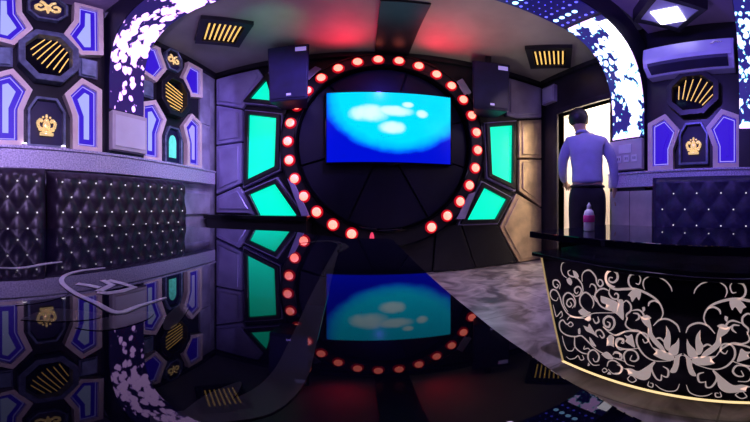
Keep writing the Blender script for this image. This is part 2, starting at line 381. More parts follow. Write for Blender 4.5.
def oct_lamp(f, zc, label, group, w=.225, h=.26, fr='slate', fan=(radians(58), .12, .28)):
    base = f(0, zc-h, 0); t = thing('octagonal_wall_lamp', label, 'wall light', (base.x, base.y, base.z-H), group)
    o_ = [(u, v+zc) for u, v in oct_pts(w, h)]; i_ = [(u, v+zc) for u, v in oct_pts(w-.05, h-.055)]
    obj('frame', ring_prism(f, o_, i_, .02, .10, .004), fr, t)
    obj('mirror', solid(f, i_, .021, .03), 'black_gloss', t)
    P_ = oct_pts(w-.06, h-.065); dx, dy = cos(fan[0]), sin(fan[0])
    for k in range(7):
        q = -1+k/3; ph = fan[0]+fan[1]*q; d = Vector((cos(ph), sin(ph))); c = Vector((-dy, dx))*q*(w-.085)*-1
        lo, hi = -9, 9
        for i in range(8):          # clip the bar to the octagonal opening (corners run clockwise)
            p, r_ = Vector(P_[i]), Vector(P_[(i+1) % 8]); e_ = r_-p; n = Vector((e_.y, -e_.x)); den = n.dot(d); num = n.dot(p-c)
            if abs(den) < 1e-6: continue
            v = num/den
            if den > 0: lo = max(lo, v)
            else: hi = min(hi, v)
            # inside is where n.dot(x-p) >= 0
        lo = lo+(hi-lo)*fan[2]
        if hi-lo < .03: continue
        A_, B_ = c+d*lo, c+d*hi
        b = BM(); tube(b, f(A_.x, A_.y+zc, .04), f(B_.x, B_.y+zc, .04), .0045, seg=6); obj('fin', b, 'slot_gold', t)
    return t
def emblem_shape(b, f, cu, cw, s, kind):
    def bl(u, w, r, r2=None): 
        t = bmesh.new(); bmesh.ops.create_uvsphere(t, u_segments=10, v_segments=6, radius=1)
        c = f(cu+u*s, cw+w*s, .05)
        for v in t.verts: v.co = Vector((v.co.x*.010, v.co.y*r*s, v.co.z*(r2 or r)*s)) + c
        merge(b, t)
    def cv(pts, r):
        for i in range(len(pts)-1): tube(b, f(cu+pts[i][0]*s, cw+pts[i][1]*s, .05), f(cu+pts[i+1][0]*s, cw+pts[i+1][1]*s, .05), r*s, seg=8)
    if kind == 'scroll':      # curled ornament with a pointed drop
        bl(0, 0, .28, .5); bl(0, -.5, .12, .35)
        for m_ in (-1, 1):
            cv([(m_*.1, .3), (m_*.35, .75), (m_*.6, .9)], .14)
            cv([(m_*.15, -.1), (m_*.55, -.45), (m_*.9, -.3), (m_*.95, .15), (m_*.7, .4), (m_*.5, .2)], .13)
    else:                     # crowned figure on a plinth
        bl(0, 0, .34, .42); bl(0, .45, .22, .2)
        cv([(-.55, -.75), (.55, -.75)], .16); cv([(-.4, -.55), (.4, -.55)], .12)
        for m_ in (-1, 1):
            cv([(m_*.2, -.4), (m_*.65, -.2), (m_*.75, .25), (m_*.5, .55), (m_*.35, .3)], .14)
            bl(m_*.3, .75, .10); bl(m_*.55, -.35, .16)
        bl(0, .85, .12, .2)
def plaque(f, cu, cw, w, h, label, kind, group=None, arched=False, name='wall_plaque'):
    base = f(cu, cw-h, 0); t = thing(name, label, 'wall ornament', (base.x, base.y, base.z-H), group)
    pts = [(cu-w, cw-h), (cu+w, cw-h), (cu+w, cw+h*.45), (cu+w*.55, cw+h), (cu-w*.55, cw+h), (cu-w, cw+h*.45)]
    if kind == 'scroll': pts = [(cu+u, cw+v) for u, v in oct_pts(w, h, .5)]
    i_ = inset(pts, .022); obj('frame', ring_prism(f, pts, i_, .02, .065, .003), 'slate', t)
    obj('backing', solid(f, i_, .021, .03), 'dark_plastic', t)
    if arched:
        ap = [(cu-w*.38, cw-h*.62), (cu+w*.38, cw-h*.62)] + [(cu+w*.38*cos(a), cw+h*.15+h*.42*sin(a)) for a in [i*pi/8 for i in range(9)]]
        obj('glow_arch', solid(f, ap, .031, .042), 'teal_glow', t)
    else:
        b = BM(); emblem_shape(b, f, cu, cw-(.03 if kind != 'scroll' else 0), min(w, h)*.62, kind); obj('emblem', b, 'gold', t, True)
    return t
def lower_shape(s, zb=-.79, dz=0): 
    p = [(.12, -.33), (.26, -.15), (.435, -.225), (.435, zb), (.185, zb), (.185, -.51)]
    return [(s*u, w+(dz if w != zb else 0)) for u, w in p]
def upper_shape(s, top): return [(s*u, w) for u, w in [(.20, top), (.445, top), (.45, .15), (.25, .09), (.115, .30), (.195, .50)]]
def plate(f, u, w, label, group):
    base = f(u, w-.09, 0); t = thing('metal_wall_plate', label, 'wall panel', (base.x, base.y, base.z-H), group)
    obj('backplate', solid(f, [(u-.08, w-.1), (u+.08, w-.1), (u+.08, w+.1), (u-.08, w+.1)], .02, .035), 'slate', t)
    obj('face', solid(f, [(u-.065, w-.085), (u+.065, w-.085), (u+.065, w+.085), (u-.065, w+.085)], .035, .05, .005), 'plate_blue', t)
gl_ = 'blue glowing wall light panels'
# dark backing boards (part of the wall)
b = BM(); box(b, XL, XL+.02, .0, 1.03, .40, 2.0); struct('trim_6', b, 'black_satin')
b = BM(); box(b, XL, XL+.02, 1.39, 2.24, .40, CB); struct('trim_7', b, 'black_satin')
b = BM(); box(b, XR-.02, XR, .16, 1.03, .34, 2.0); struct('trim_8', b, 'black_satin')
f1 = wallmap('L', .54, 1.22)
light_panel(f1, upper_shape(1, .77), 'blue glowing panel in pale frame, above right of the large near octagon, by the petal screen', gl_)
light_panel(f1, upper_shape(-1, .77), 'blue glowing panel cut by the upper left corner of the photo', gl_)
light_panel(f1, lower_shape(1), 'blue glowing panel with pointed top over the seam of the left sofas, just left of the petal screen', gl_)
light_panel(f1, lower_shape(-1), 'blue glowing panel cut by the left edge, standing on the ledge', gl_)
oct_lamp(f1, 0.02, 'large octagonal lamp with gold fins nearest on the left wall, over the sofa', 'octagonal lamps with gold fins')
plaque(f1, .0, .63, .155, .17, 'octagonal plaque with curled gold emblem, topmost on the near left wall', 'scroll')
plaque(f1, -.01, -.58, .145, .205, 'dark niche with gold crowned figure under the near left octagon', 'figure')
for s in (1, -1): plate(f1, s*.335, -.01, 'blue metal plate between two glowing panels, ' + ('right of' if s > 0 else 'left of') + ' the near left octagon', 'small metal wall plates')
f2 = wallmap('L', 1.80, 1.17)
light_panel(f2, upper_shape(1, .56), 'blue glowing panel nearest the back corner, in the in the upper row beside the ceiling lamp', gl_, 'led_blue')
light_panel(f2, upper_shape(-1, .56), 'blue glowing panel directly behind the left petal screen, upper row', gl_, 'led_blue')
light_panel(f2, lower_shape(1, -.75, .03), 'blue glowing panel above the far end of the left sofa, lower row, right of the teal arch', gl_, 'led_line')
light_panel(f2, lower_shape(-1, -.75, .03), 'blue glowing panel in lower row between the petal screen and the teal arch', gl_)
oct_lamp(f2, 0.01, 'octagonal lamp with gold fins between the far blue panels on the left wall', 'octagonal lamps with gold fins', .205, .24, 'black_satin', (radians(-14), .10, .0))
plaque(f2, .0, .49, .12, .15, 'dark plaque with pale gold emblem above the far left octagon', 'scroll')
plaque(f2, -.0, -.545, .125, .20, 'dark niche with glowing teal arch above the far end of the left sofa', 'figure', arched=True)
plate(f2, -.335, .0, 'blue metal plate beside the far left octagon, next to the petal screen', 'small metal wall plates')
f3 = wallmap('R', .565, 1.10)
light_panel(f3, [(u, w-.0) for u, w in lower_shape(1, -.76, -.06)], 'blue glowing panel on the right wall next to the socket panel, with a turquoise glint', gl_, 'led_blue')
light_panel(f3, [(u*.97, w) for u, w in lower_shape(-1, -.76, -.06)], 'blue glowing panel on the right wall nearest the right edge of the photo', gl_, 'led_blue')
oct_lamp(f3, -.02, 'octagonal lamp with gold fins under the air conditioner', 'octagonal lamps with gold fins', .235, .235, 'black_satin', (radians(112), -.35, .30))
plaque(f3, .0, -.52, .135, .20, 'dark niche with orange gold figure under the right wall octagon', 'figure')

# ledges
def ledge(side, y0, y1, zt, zb, label):
    s = 1 if side == 'L' else -1; X = XL if side == 'L' else XR
    t = thing('wall_ledge', label, 'ledge', (X+s*.06, (y0+y1)/2, zb))
    xs = sorted((X, X+s*.115)); bx('front_board', 'glitter', t, xs[0], xs[1], y0, y1, zb, zt-.02, bev=.004)
    xs = sorted((X, X+s*.13)); bx('top_shelf', 'glitter', t, xs[0], xs[1], y0-.0, y1, zt-.02, zt, bev=.004); return t
ledge('L', -2.0, YB-.16, .425, .266, 'long silver glitter ledge running above the left sofas')
ledge('R', -2.0, 1.42, .335, .19, 'silver glitter ledge running above the right sofa')
def uplight(y, label):
    t = thing('ledge_spotlight', label, 'light', (XL+.09, y, .425), 'small white spotlights on the left ledge')
    b = BM(); tube(b, V(XL+.09, y, .425), V(XL+.09, y, .445), .022, .018); obj('housing', b, 'white', t)
    b = BM(); ball(b, V(XL+.09, y, .447), .016, .016, .008, 12); obj('lens', b, 'led_white', t)
for y, l in ((.36, 'tiny white spotlight on the left ledge beside the panel cut by the photo edge'), (.645, 'tiny white spotlight on the left ledge right of the crowned gold figure')): uplight(y, l)
# socket panels under the screens
def sockets(side, label, zt, zb):
    s = 1 if side == 'L' else -1; X = XL if side == 'L' else XR
    t = thing('socket_panel', label, 'socket panel', (X+s*.06, 1.21, zb))
    xs = sorted((X+s*.0, X+s*.135)); bx('body', 'box_white', t, xs[0], xs[1], 1.035, 1.385, zb, zt, bev=.008)
    xs = sorted((X+s*.135, X+s*.143))
    if side == 'R':
        bx('switch_plate', 'white', t, xs[0], xs[1], 1.14, 1.28, zt-.14, zt-.05, bev=.003)
        for k in range(3):
            p = bx('socket', 'white', t, xs[0], xs[1], 1.08+k*.085, 1.14+k*.085, zb+.07, zb+.14, bev=.003)
            xx = sorted((X+s*.143, X+s*.1445))
            bb = BM()
            for q in (-.01, .01): box(bb, xx[0], xx[1], 1.11+k*.085+q-.003, 1.11+k*.085+q+.003, zb+.095, zb+.12)
            obj('hole', bb, 'dark_plastic', p)
    else: bx('cover', 'white', t, xs[0], xs[1], 1.06, 1.36, zb+.03, zt-.04, bev=.004)
sockets('L', 'white panel at the foot of the left petal screen, on the ledge', .80, .46)
sockets('R', 'white panel with switch and three sockets under the petal screen by the doorway', .66, .36)
# block cladding under the right ledge
n_ = 0
for (y0, y1, z0, z1) in ((1.19, 1.42, -.22, .155), (.95, 1.185, -.22, .155), (1.19, 1.42, -H, -.225), (.95, 1.185, -H, -.225)):
    b = BM(); box(b, XR-.09, XR, y0, y1, z0, z1, .006); n_ += 1
    o = obj('cladding_block', b, 'tile_block'); tagit(o, ['pale metallic cladding block beside the doorway, under the right ledge', 'pale metallic cladding block between the doorway block and the right sofa, upper row', 'pale cladding block at floor level beside the doorway', 'pale cladding block at floor level beside the right sofa'][n_-1], 'wall panel', 'cladding blocks by the doorway')
# silver cladding seen on the left wall behind the sofa
n_ = 0
for (y0, y1, z0, z1, l) in ((2.245, 2.44, .43, 1.0, 'silver cladding block in the left back corner, above the ledge line'), (2.245, 2.44, 1.005, 1.5, 'silver cladding block in the left back corner, topmost'),
                       (1.8, 2.44, -.08, .155, 'silver cladding block on the left wall just beyond the sofa end')):
    b = BM(); box(b, XL, XL+.04, y0, y1, z0, z1, .006); o = obj('cladding_block', b, 'silver_leaf'); tagit(o, l, 'wall panel', 'silver cladding blocks in the left corner')

# ------------------------------------------------------------------ stage wall (back)
def bp(x, z, d): return V(x, YB-d, z)
def bsolid(pts, d0, d1, bev=0):
    b = BM(); prism(b, [bp(x, z, d0) for x, z in pts], Vector((0, -(d1-d0), 0)), None, bev); return b
def bring(pts, w, d0, d1, bev=0):
    b = BM(); prism(b, [bp(x, z, d0) for x, z in pts], Vector((0, -(d1-d0), 0)), [bp(x, z, d0) for x, z in inset(pts, w)], bev); return b
def green(pts, label):
    cx = sum(p[0] for p in pts)/len(pts); t = thing('green_light_panel', label, 'wall light', (cx, YB-.05, min(p[1] for p in pts)), 'green glowing panels around the stage ring')
    out = inset(pts, -.045)
    obj('frame', bring(out, .045, .005, .10, .004), 'lilac_metal' if False else 'black_satin', t)
    obj('diffuser', bsolid(pts, .006, .06), 'led_green', t)
    o2 = inset(pts, -.062); obj('edge_trim', bring(o2, .012, .004, .07), 'lilac_metal', t); return t
green([(-1.26, 1.09), (-.93, 1.0), (-.95, .44), (-1.28, .31)], 'upright green panel left of the red lamp ring')
green([(-1.25, .14), (-.95, .25), (-.68, -.12), (-1.11, -.115)], 'lower green panel left of the ring, slanting towards the table')
green([(-1.25, 1.30), (-1.05, 1.52), (-.98, 1.22)], 'small green wedge behind the left loudspeaker')
green([(1.37, .95), (1.69, 1.03), (1.68, .28), (1.40, .38)], 'upright green panel right of the ring, below the right loudspeaker')
green([(1.30, .22), (1.60, .09), (1.45, -.14), (1.09, -.14)], 'lower green panel right of the ring, above the black base')
def metal_panel(pts, m, label, group, dd=.06):
    cx = sum(p[0] for p in pts)/len(pts); t = thing('metal_cladding', label, 'wall panel', (cx, YB-.03, min(p[1] for p in pts)), group)
    obj('body', bsolid(pts, .003, dd, .008), m, t)
    i_ = inset(pts, .045); obj('raised_face', bsolid(i_, dd, dd+.018, .006), m, t)
lg, rg = 'lilac metal panels left of the ring', 'gold metal panels right of the ring'
metal_panel([(-1.72, .78), (-1.36, .78), (-1.36, 1.18), (-1.72, 1.32)], 'lilac_metal', 'lilac metal panel left of the upright green panel, upper of the two', lg)
metal_panel([(-1.72, .16), (-1.36, .28), (-1.36, .76), (-1.72, .76)], 'lilac_metal', 'lilac metal panel left of the upright green panel, lower of the two', lg)
metal_panel([(-1.72, 1.34), (-1.36, 1.20), (-1.10, 1.60), (-1.16, 1.72), (-1.72, 1.72)], 'lilac_metal', 'big lilac metal panel below the ceiling in the left back corner', lg)
metal_panel([(-1.72, -.07), (-1.30, -.07), (-1.17, -.1), (-1.33, .14), (-1.40, .24), (-1.72, .13)], 'lilac_metal', 'faceted lilac metal panel resting on the black bench', lg)
metal_panel([(1.80, .62), (2.17, .66), (2.17, 1.22), (1.80, 1.12)], 'gold_leaf', 'gold metal panel right of the upright green panel, upper of the two', rg)
metal_panel([(1.80, .20), (2.17, .0), (2.17, .64), (1.80, .60)], 'gold_leaf', 'gold metal panel right of the upright green panel, lower of the two', rg)
metal_panel([(1.52, -.24), (1.80, -.70), (2.17, -.70), (2.17, -.02), (1.76, .17)], 'gold_leaf', 'big gold metal panel standing on the floor beside the black base', rg)
metal_panel([(1.62, 1.16), (1.80, 1.16), (2.17, 1.25), (2.17, 1.72), (1.62, 1.72)], 'lilac_metal', 'dusky panel under the ceiling behind the right loudspeaker', rg)
def slim(pts, label): 
    o = obj('ring_bracket', bsolid(pts, .01, .12, .004), 'lilac_metal'); tagit(o, label, 'bracket', 'silver brackets on the ring')
slim([(-.62, 1.50), (-.50, 1.60), (-.44, 1.56), (-.57, 1.42)], 'silver bracket at the upper left of the lamp ring, by the left loudspeaker')
slim([(.95, 1.46), (1.02, 1.52), (1.13, 1.34), (1.05, 1.30)], 'silver bracket at the upper right of the lamp ring')
slim([(-.80, .30), (-.72, .24), (-.54, -.13), (-.63, -.13)], 'silver bracket along the lower left of the lamp ring')
slim([(1.10, .14), (1.18, .17), (1.05, -.13), (.95, -.13)], 'silver bracket along the lower right of the lamp ring')
# ring
RX, RZ = .205, .672
t = thing('stage_ring', 'large black ring around the television carrying red lamps', 'ring frame', (RX, YB-.05, RZ-1.1))
def annulus(r0, r1, d0, d1, n=96, a0=0, a1=2*pi):
    b = BM(); vs = []
    for i in range(n):
        a = 2*pi*i/n; vs.append([b.verts.new(bp(RX+r*cos(a), RZ+r*sin(a), d)) for r, d in ((r0, d0), (r0, d1), (r1, d1), (r1, d0))])
    for i in range(n):
        A, B_ = vs[i], vs[(i+1) % n]
        for k in range(4): b.faces.new((A[k], A[(k+1) % 4], B_[(k+1) % 4], B_[k]))
    bmesh.ops.recalc_face_normals(b, faces=b.faces[:]); return b
obj('band', annulus(.93, 1.07, .0, .10), 'black_satin', t)
obj('outer_lip', annulus(1.07, 1.085, .0, .115), 'black_gloss', t); obj('inner_lip', annulus(.915, .93, .0, .115), 'black_gloss', t)
# faceted panels inside the ring
ang = [20, 75, 130, 195, 245, 300, 345]
for i in range(len(ang)):
    a0, a1 = radians(ang[i]+.6), radians((ang[(i+1) % len(ang)] + (360 if i == len(ang)-1 else 0))-.6)
    pts = [(RX+.30*cos((a0+a1)/2), RZ-.05+.30*sin((a0+a1)/2))]
    pts = [(RX+.28*cos(a0+.02), RZ+.28*sin(a0+.02))] + [(RX+.90*cos(a0+(a1-a0)*k/6), RZ+.90*sin(a0+(a1-a0)*k/6)) for k in range(7)] + [(RX+.28*cos(a1-.02), RZ+.28*sin(a1-.02))]
    obj('inner_facet', bsolid(pts, .0, .03+.008*(i % 3), .003), 'navy_panel', t)
# lamps
proto = None
for k in range(30):
    a = radians(93.8 - 10.1 - 12.05*k) if k else radians(93.8)
    deg = 94.2 - 12.0*k
    a = radians(deg); m_ = deg % 360
    if 268 < m_ < 296: continue          # nothing lit at the foot of the ring
    x, z = RX+1.0*cos(a), RZ+1.0*sin(a)
    dim = 260 < m_ < 268
    hrs = ['at the top of the ring', 'on the upper right of the ring', 'on the right side of the ring', 'on the lower right of the ring', 'at the foot of the ring', 'on the lower left of the ring', 'on the left side of the ring', 'on the upper left of the ring'][int(((90-deg) % 360 + 22.5)//45) % 8]
    if proto is None:
        L0 = (x, z); proto = t2 = thing('ring_lamp', 'x', 'lamp', (x, YB-.10, z), 'round red lamps on the stage ring')
        b = BM(); tube(b, bp(x, z, .10), bp(x, z, .118), .066, .058, 24); obj('collar', b, 'lamp_halo', t2)  # collar glows red in place of the bulb's halo on the ring
        b = BM(); ball(b, bp(x, z, .118), .046, .024, .046, 20); obj('bulb', b, 'lamp_core', t2, True)
        r = t2
    else:
        r = copy_tree(proto); r.location = V(x, YB-.10, z)
    r['label'] = 'glowing red-rimmed lamp ' + hrs
    if dim:
        r['label'] = 'dim narrow red lamp at the foot of the ring, the last one lit'
        r.scale = (.35, 1, 1); 
        for ch in r.children:
            ch.data = ch.data.copy(); ch.data.materials[0] = M['lamp_dim']
# give every lamp its own words
lamps = [o for o in C.objects if o.name.startswith('ring_lamp')]
def lampword(o):
    dx = o.location.x-RX; dz = o.location.z-H-RZ; return math.degrees(atan2(dx, dz)) % 360
ordn = ['first', 'second', 'third', 'fourth', 'fifth', 'sixth', 'seventh', 'eighth', 'ninth', 'tenth', 'eleventh', 'twelfth', 'thirteenth', 'fourteenth', 'fifteenth']
rt = sorted([o for o in lamps if lampword(o) < 180], key=lampword); lf = sorted([o for o in lamps if lampword(o) >= 180], key=lambda o: -lampword(o))
for i, o in enumerate(rt): o['label'] = 'red-rimmed lamp, %s down the right half of the ring from its top' % ordn[i]
for i, o in enumerate(lf):
    if o.scale.x > .9: o['label'] = 'red-rimmed lamp, %s down the left half of the ring from its top' % ordn[i]
# tv
t = thing('television', 'wide flat television showing bright cyan clouds on blue inside the ring', 'television', (.25, YB-.1, .43))
bx('housing', 'black_gloss', t, -.40, .90, YB-.11, YB-.06, .435, 1.245, bev=.006)
bx('screen', 'tv_picture', t, -.385, .885, YB-.1125, YB-.11, .455, 1.232)
bx('wall_bracket', 'black_satin', t, .0, .5, YB-.06, YB-.03, .6, 1.05)
bx('logo_bar', 'black_gloss', t, .21, .29, YB-.112, YB-.10, .418, .437, bev=.003)
for sx_ in (-.30, .80): bx('stand_foot', 'black_gloss', t, sx_-.03, sx_+.03, YB-.105, YB-.07, .425, .437) if False else None
# black base under the stage wall
def fac(pts, d0, d1, label):
    o = obj('base_cladding', bsolid(pts, d0, d1, .006), 'black_satin'); tagit(o, label, 'wall panel', 'black faceted panels at the foot of the stage wall')
fac([(-.52, -.70), (.16, -.70), (.12, -.22), (-.50, -.16)], .0, .06, 'black faceted base panel below the lower left lamps')
fac([(.17, -.70), (.70, -.70), (.74, -.20), (.13, -.24)], .0, .05, 'black faceted base panel under the middle of the stage')
fac([(.71, -.70), (1.20, -.70), (1.02, -.19), (.75, -.20)], .0, .07, 'black faceted base panel under the lower right lamps')
fac([(1.21, -.70), (1.77, -.70), (1.50, -.23), (1.44, -.20), (1.04, -.19)], .0, .06, 'black faceted base panel beside the big gold panel')
t = thing('corner_bench', 'low glossy black bench in the left back corner beyond the sofa', 'bench', (-1.15, 2.4, FL))
bx('body', 'black_satin', t, XL+.06, -.56, 2.34, YB-.005, FL+.03, -.13)
bx('top', 'black_gloss', t, XL+.06, -.54, 2.28, YB-.005, -.13, -.085, bev=.005)

# ------------------------------------------------------------------ loudspeakers
def speaker(cx, cy, z0, z1, w, yaw, tilt, label):
    t = thing('loudspeaker', label, 'loudspeaker', (cx, cy, z0), 'black loudspeakers under the ceiling')
    h = z1-z0; d = .30; org = V(cx, cy, z0); b = BM()
    wb, wt = w/2*.92, w/2
    P = [Vector((-wb, 0, 0)), Vector((wb, 0, 0)), Vector((wt, 0, h)), Vector((-wt, 0, h))]
    Q = [Vector((-wb*.7, d, .02)), Vector((wb*.7, d, .02)), Vector((wt*.7, d, h)), Vector((-wt*.7, d, h))]
    a = [b.verts.new(org+p) for p in P]; c = [b.verts.new(org+p) for p in Q]
    b.faces.new(a); b.faces.new(c[::-1])
    for i in range(4): j = (i+1) % 4; b.faces.new((a[i], c[i], c[j], a[j]))
    bmesh.ops.recalc_face_normals(b, faces=b.faces[:]); bmesh.ops.bevel(b, geom=b.edges[:], offset=.008, segments=2, affect='EDGES')
    obj('cabinet', b, 'dark_plastic', t)
    b = BM(); prism(b, [org+Vector((p.x*.93, -.001, .025+p.z*.93)) for p in P], Vector((0, -.008, 0)), None, .003); obj('grille', b, 'dark_plastic', t)
    bb = obj('badge', (lambda b_: (box(b_, cx+wt*.35, cx+wt*.86, cy-.012, cy-.009, z1-.10, z1-.045, .001), b_)[1])(BM()), 'badge', t, label='pale lilac badge')
    obj('small_badge', (lambda b_: (box(b_, cx-.015, cx+.03, cy-.012, cy-.009, z0+.05, z0+.075, .001), b_)[1])(BM()), 'badge', t, label='tiny pale badge')
    b = BM(); box(b, cx-.03, cx+.03, cy+.12, cy+.18, z1-.005, CB); obj('ceiling_bracket', b, 'black_satin', t)
    # turn towards the room about the vertical
    t.rotation_euler = (0, 0, yaw)
    return t
M['badge'] = mat('badge', (.5, .42, .9), .3, emit=(.45, .35, 1), es=.45)  # label plates, not lamps; emission added so they read pale
speaker(-.70, 2.2, 1.05, 1.74, .40, radians(4), 0, 'black loudspeaker hung left of the television above the green panel')
speaker(1.23, 2.22, 1.04, 1.66, .40, radians(-14), 0, 'black loudspeaker hung right of the television ring')

# ------------------------------------------------------------------ ceiling fittings
o = obj('ceiling_board', (lambda b_: (box(b_, .10, .45, 1.66, YB-.055, CB-.03, CB, .003), b_)[1])(BM()), 'black_satin')
tagit(o, 'glossy black strip panel on the ceiling above the television', 'ceiling panel')
def rot_square(cx, cy, half, ang_):
    return [(cx+half*cos(ang_+k*pi/2), cy+half*sin(ang_+k*pi/2)) for k in range(4)]
def grille_lamp(cx, cy, hd, a_, label, flip=False):
    t = thing('ceiling_grille_lamp', label, 'ceiling light', (cx, cy, CB-.05), 'square gold-finned ceiling lamps')
    o_ = rot_square(cx, cy, hd, a_); i_ = rot_square(cx, cy, hd*.74, a_)
    b = BM(); prism(b, [V(x, y, CB-.055) for x, y in o_], Vector((0, 0, .055)), [V(x, y, CB-.055) for x, y in i_]); obj('frame', b, 'black_satin', t)
    b = BM(); prism(b, [V(x, y, CB-.02) for x, y in i_], Vector((0, 0, .015))); obj('mirror', b, 'black_gloss', t)
    # slats run along one side
    e1 = Vector((i_[1][0]-i_[0][0], i_[1][1]-i_[0][1], 0)); e2 = Vector((i_[3][0]-i_[0][0], i_[3][1]-i_[0][1], 0)); p0 = V(i_[0][0], i_[0][1], CB-.035)
    for k in range(7):
        s_ = .09+k*.137; b = BM(); u_, v_ = (e1, e2) if flip else (e2, e1); tube(b, p0+u_*s_+v_*.06, p0+u_*s_+v_*.94, .0075, seg=8); obj('light_slat', b, 'slot_gold', t)
    return t
# corner order chosen so that the slats point at the room's middle
grille_lamp(-1.158, 1.80, .30, 0, 'gold-slatted square ceiling lamp near the left petal screen, green tinted ceiling beside it')
grille_lamp(1.775, 1.95, .325, 0, 'gold-slatted square ceiling lamp above the doorway side', True)
t = thing('ceiling_light', 'white square light in a lilac and black diamond box above the air conditioner', 'ceiling light', (1.77, .66, 1.83))
def sqp(h, a_, z, cx=1.77, cy=.66): return [V(x, y, z) for x, y in rot_square(cx, cy, h, a_)]
A_ = radians(2)
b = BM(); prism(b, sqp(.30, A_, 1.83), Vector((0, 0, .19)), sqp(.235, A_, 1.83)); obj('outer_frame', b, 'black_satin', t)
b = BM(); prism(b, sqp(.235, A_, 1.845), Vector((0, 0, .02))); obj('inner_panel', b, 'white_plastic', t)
b = BM(); prism(b, sqp(.15, radians(45), 1.835, 1.80, .67), Vector((0, 0, .01))); obj('light_panel', b, 'led_white', t)
# air conditioner
AZ = .035
t = thing('air_conditioner', 'long white split air conditioner lit lilac on the right wall', 'air conditioner', (2.1, .575, 1.30))
AY0, AY1 = .19, .98
prof = [(2.2, 1.30), (2.2, 1.60), (2.05, 1.60), (1.985, 1.57), (1.97, 1.42), (1.99, 1.335), (2.08, 1.265), (2.2, 1.265)]
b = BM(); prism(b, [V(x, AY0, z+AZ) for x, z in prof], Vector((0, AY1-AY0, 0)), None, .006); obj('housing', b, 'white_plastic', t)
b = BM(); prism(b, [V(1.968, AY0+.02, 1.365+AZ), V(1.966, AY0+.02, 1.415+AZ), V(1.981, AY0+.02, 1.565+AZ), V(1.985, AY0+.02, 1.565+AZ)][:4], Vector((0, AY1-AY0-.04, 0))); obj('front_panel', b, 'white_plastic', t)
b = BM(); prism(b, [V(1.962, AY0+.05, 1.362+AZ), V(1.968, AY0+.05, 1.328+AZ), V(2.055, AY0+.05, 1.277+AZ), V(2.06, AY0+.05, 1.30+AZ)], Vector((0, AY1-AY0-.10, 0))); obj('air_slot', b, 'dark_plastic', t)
b = BM()   # small white mark on the front: a leaning stroke with a tail
def acp(y, z): return V(1.957+.1*(z-1.415), y, z+AZ)
for (y0, z0, y1, z1, r) in ((.375, 1.497, .350, 1.530, .009), (.365, 1.497, .340, 1.530, .009), (.345, 1.525, .315, 1.527, .007), (.325, 1.507, .300, 1.522, .005), (.300, 1.522, .285, 1.512, .004)):
    tube(b, acp(y0, z0), acp(y1, z1), r, seg=6)
obj('logo', b, 'white', t, label='small white maker mark')

# small wall plate above the door
t = thing('wall_notice', 'small lilac square box on the wall above the left corner of the doorway', 'wall box', (XR-.04, 2.38, 1.42))
bx('case', 'lilac_metal', t, XR-.06, XR, 2.27, 2.50, 1.42, 1.68, bev=.006); bx('face', 'white_plastic', t, XR-.066, XR-.06, 2.30, 2.47, 1.45, 1.65, bev=.002)

# ------------------------------------------------------------------ sofas
def tufted(y0, y1, z0, z1, X, s, lean, dy, dz, yoff, ztop, amp):
    """s=+1: faces +X. Returns (cushion bmesh, button centres)."""
    b = BM(); ny, nz = int((y1-y0)/.0125), int((z1-z0)/.0125); g = []
    def surf(y, z):
        a = (y-yoff)/(2*dy)*2; c = (z-ztop)/(dz)
        u = (a+c)/2; v = (a-c)/2
        pf = (abs(sin(pi*u))*abs(sin(pi*v)))**.95
        ey = min(y-y0, y1-y); ez = min(z1-z, 1)
        edge = min(1, max(0, ey/.05))**.5*min(1, max(0, ez/.05))**.5
        return amp*pf*edge + .068*edge
    for i in range(ny+1):
        r = []
        for j in range(nz+1):
            y = y0+(y1-y0)*i/ny; z = z0+(z1-z0)*j/nz
            x = X + s*(surf(y, z)-.105 - lean*(z-z0)*(1 if s > 0 else .4))
            r.append(b.verts.new(V(x, y, z)))
        g.append(r)
    for i in range(ny):
        for j in range(nz): b.faces.new((g[i][j], g[i+1][j], g[i+1][j+1], g[i][j+1]))
    # back and sides
    bk_ = {}
    def bkv(i, j):
        if (i, j) not in bk_:
            c = g[i][j].co; bk_[(i, j)] = b.verts.new(Vector((X-s*(.15 if s > 0 else .09), c.y, c.z)))
        return bk_[(i, j)]
    per = [(i, 0) for i in range(ny+1)] + [(ny, j) for j in range(1, nz+1)] + [(i, nz) for i in range(ny-1, -1, -1)] + [(0, j) for j in range(nz-1, 0, -1)]
    for k in range(len(per)):
        p, q = per[k], per[(k+1) % len(per)]
        b.faces.new((g[p[0]][p[1]], bkv(*p), bkv(*q), g[q[0]][q[1]]))
    b.faces.new([bkv(*p) for p in per]); bmesh.ops.recalc_face_normals(b, faces=b.faces[:])
    pts = []
    r = 0; z = ztop
    while z > z0+.03:
        off = yoff + (dy/1 if r % 2 else 0)*.0
        k = -60
        while k < 60:
            y = yoff + (k + (.5 if r % 2 else 0))*2*dy
            k += 1
            if y0+.05 < y < y1-.05: pts.append((X + s*(.068*1-.105-lean*(z-z0)*(1 if s > 0 else .4)), y, z))
        r += 1; z -= dz
    return b, pts
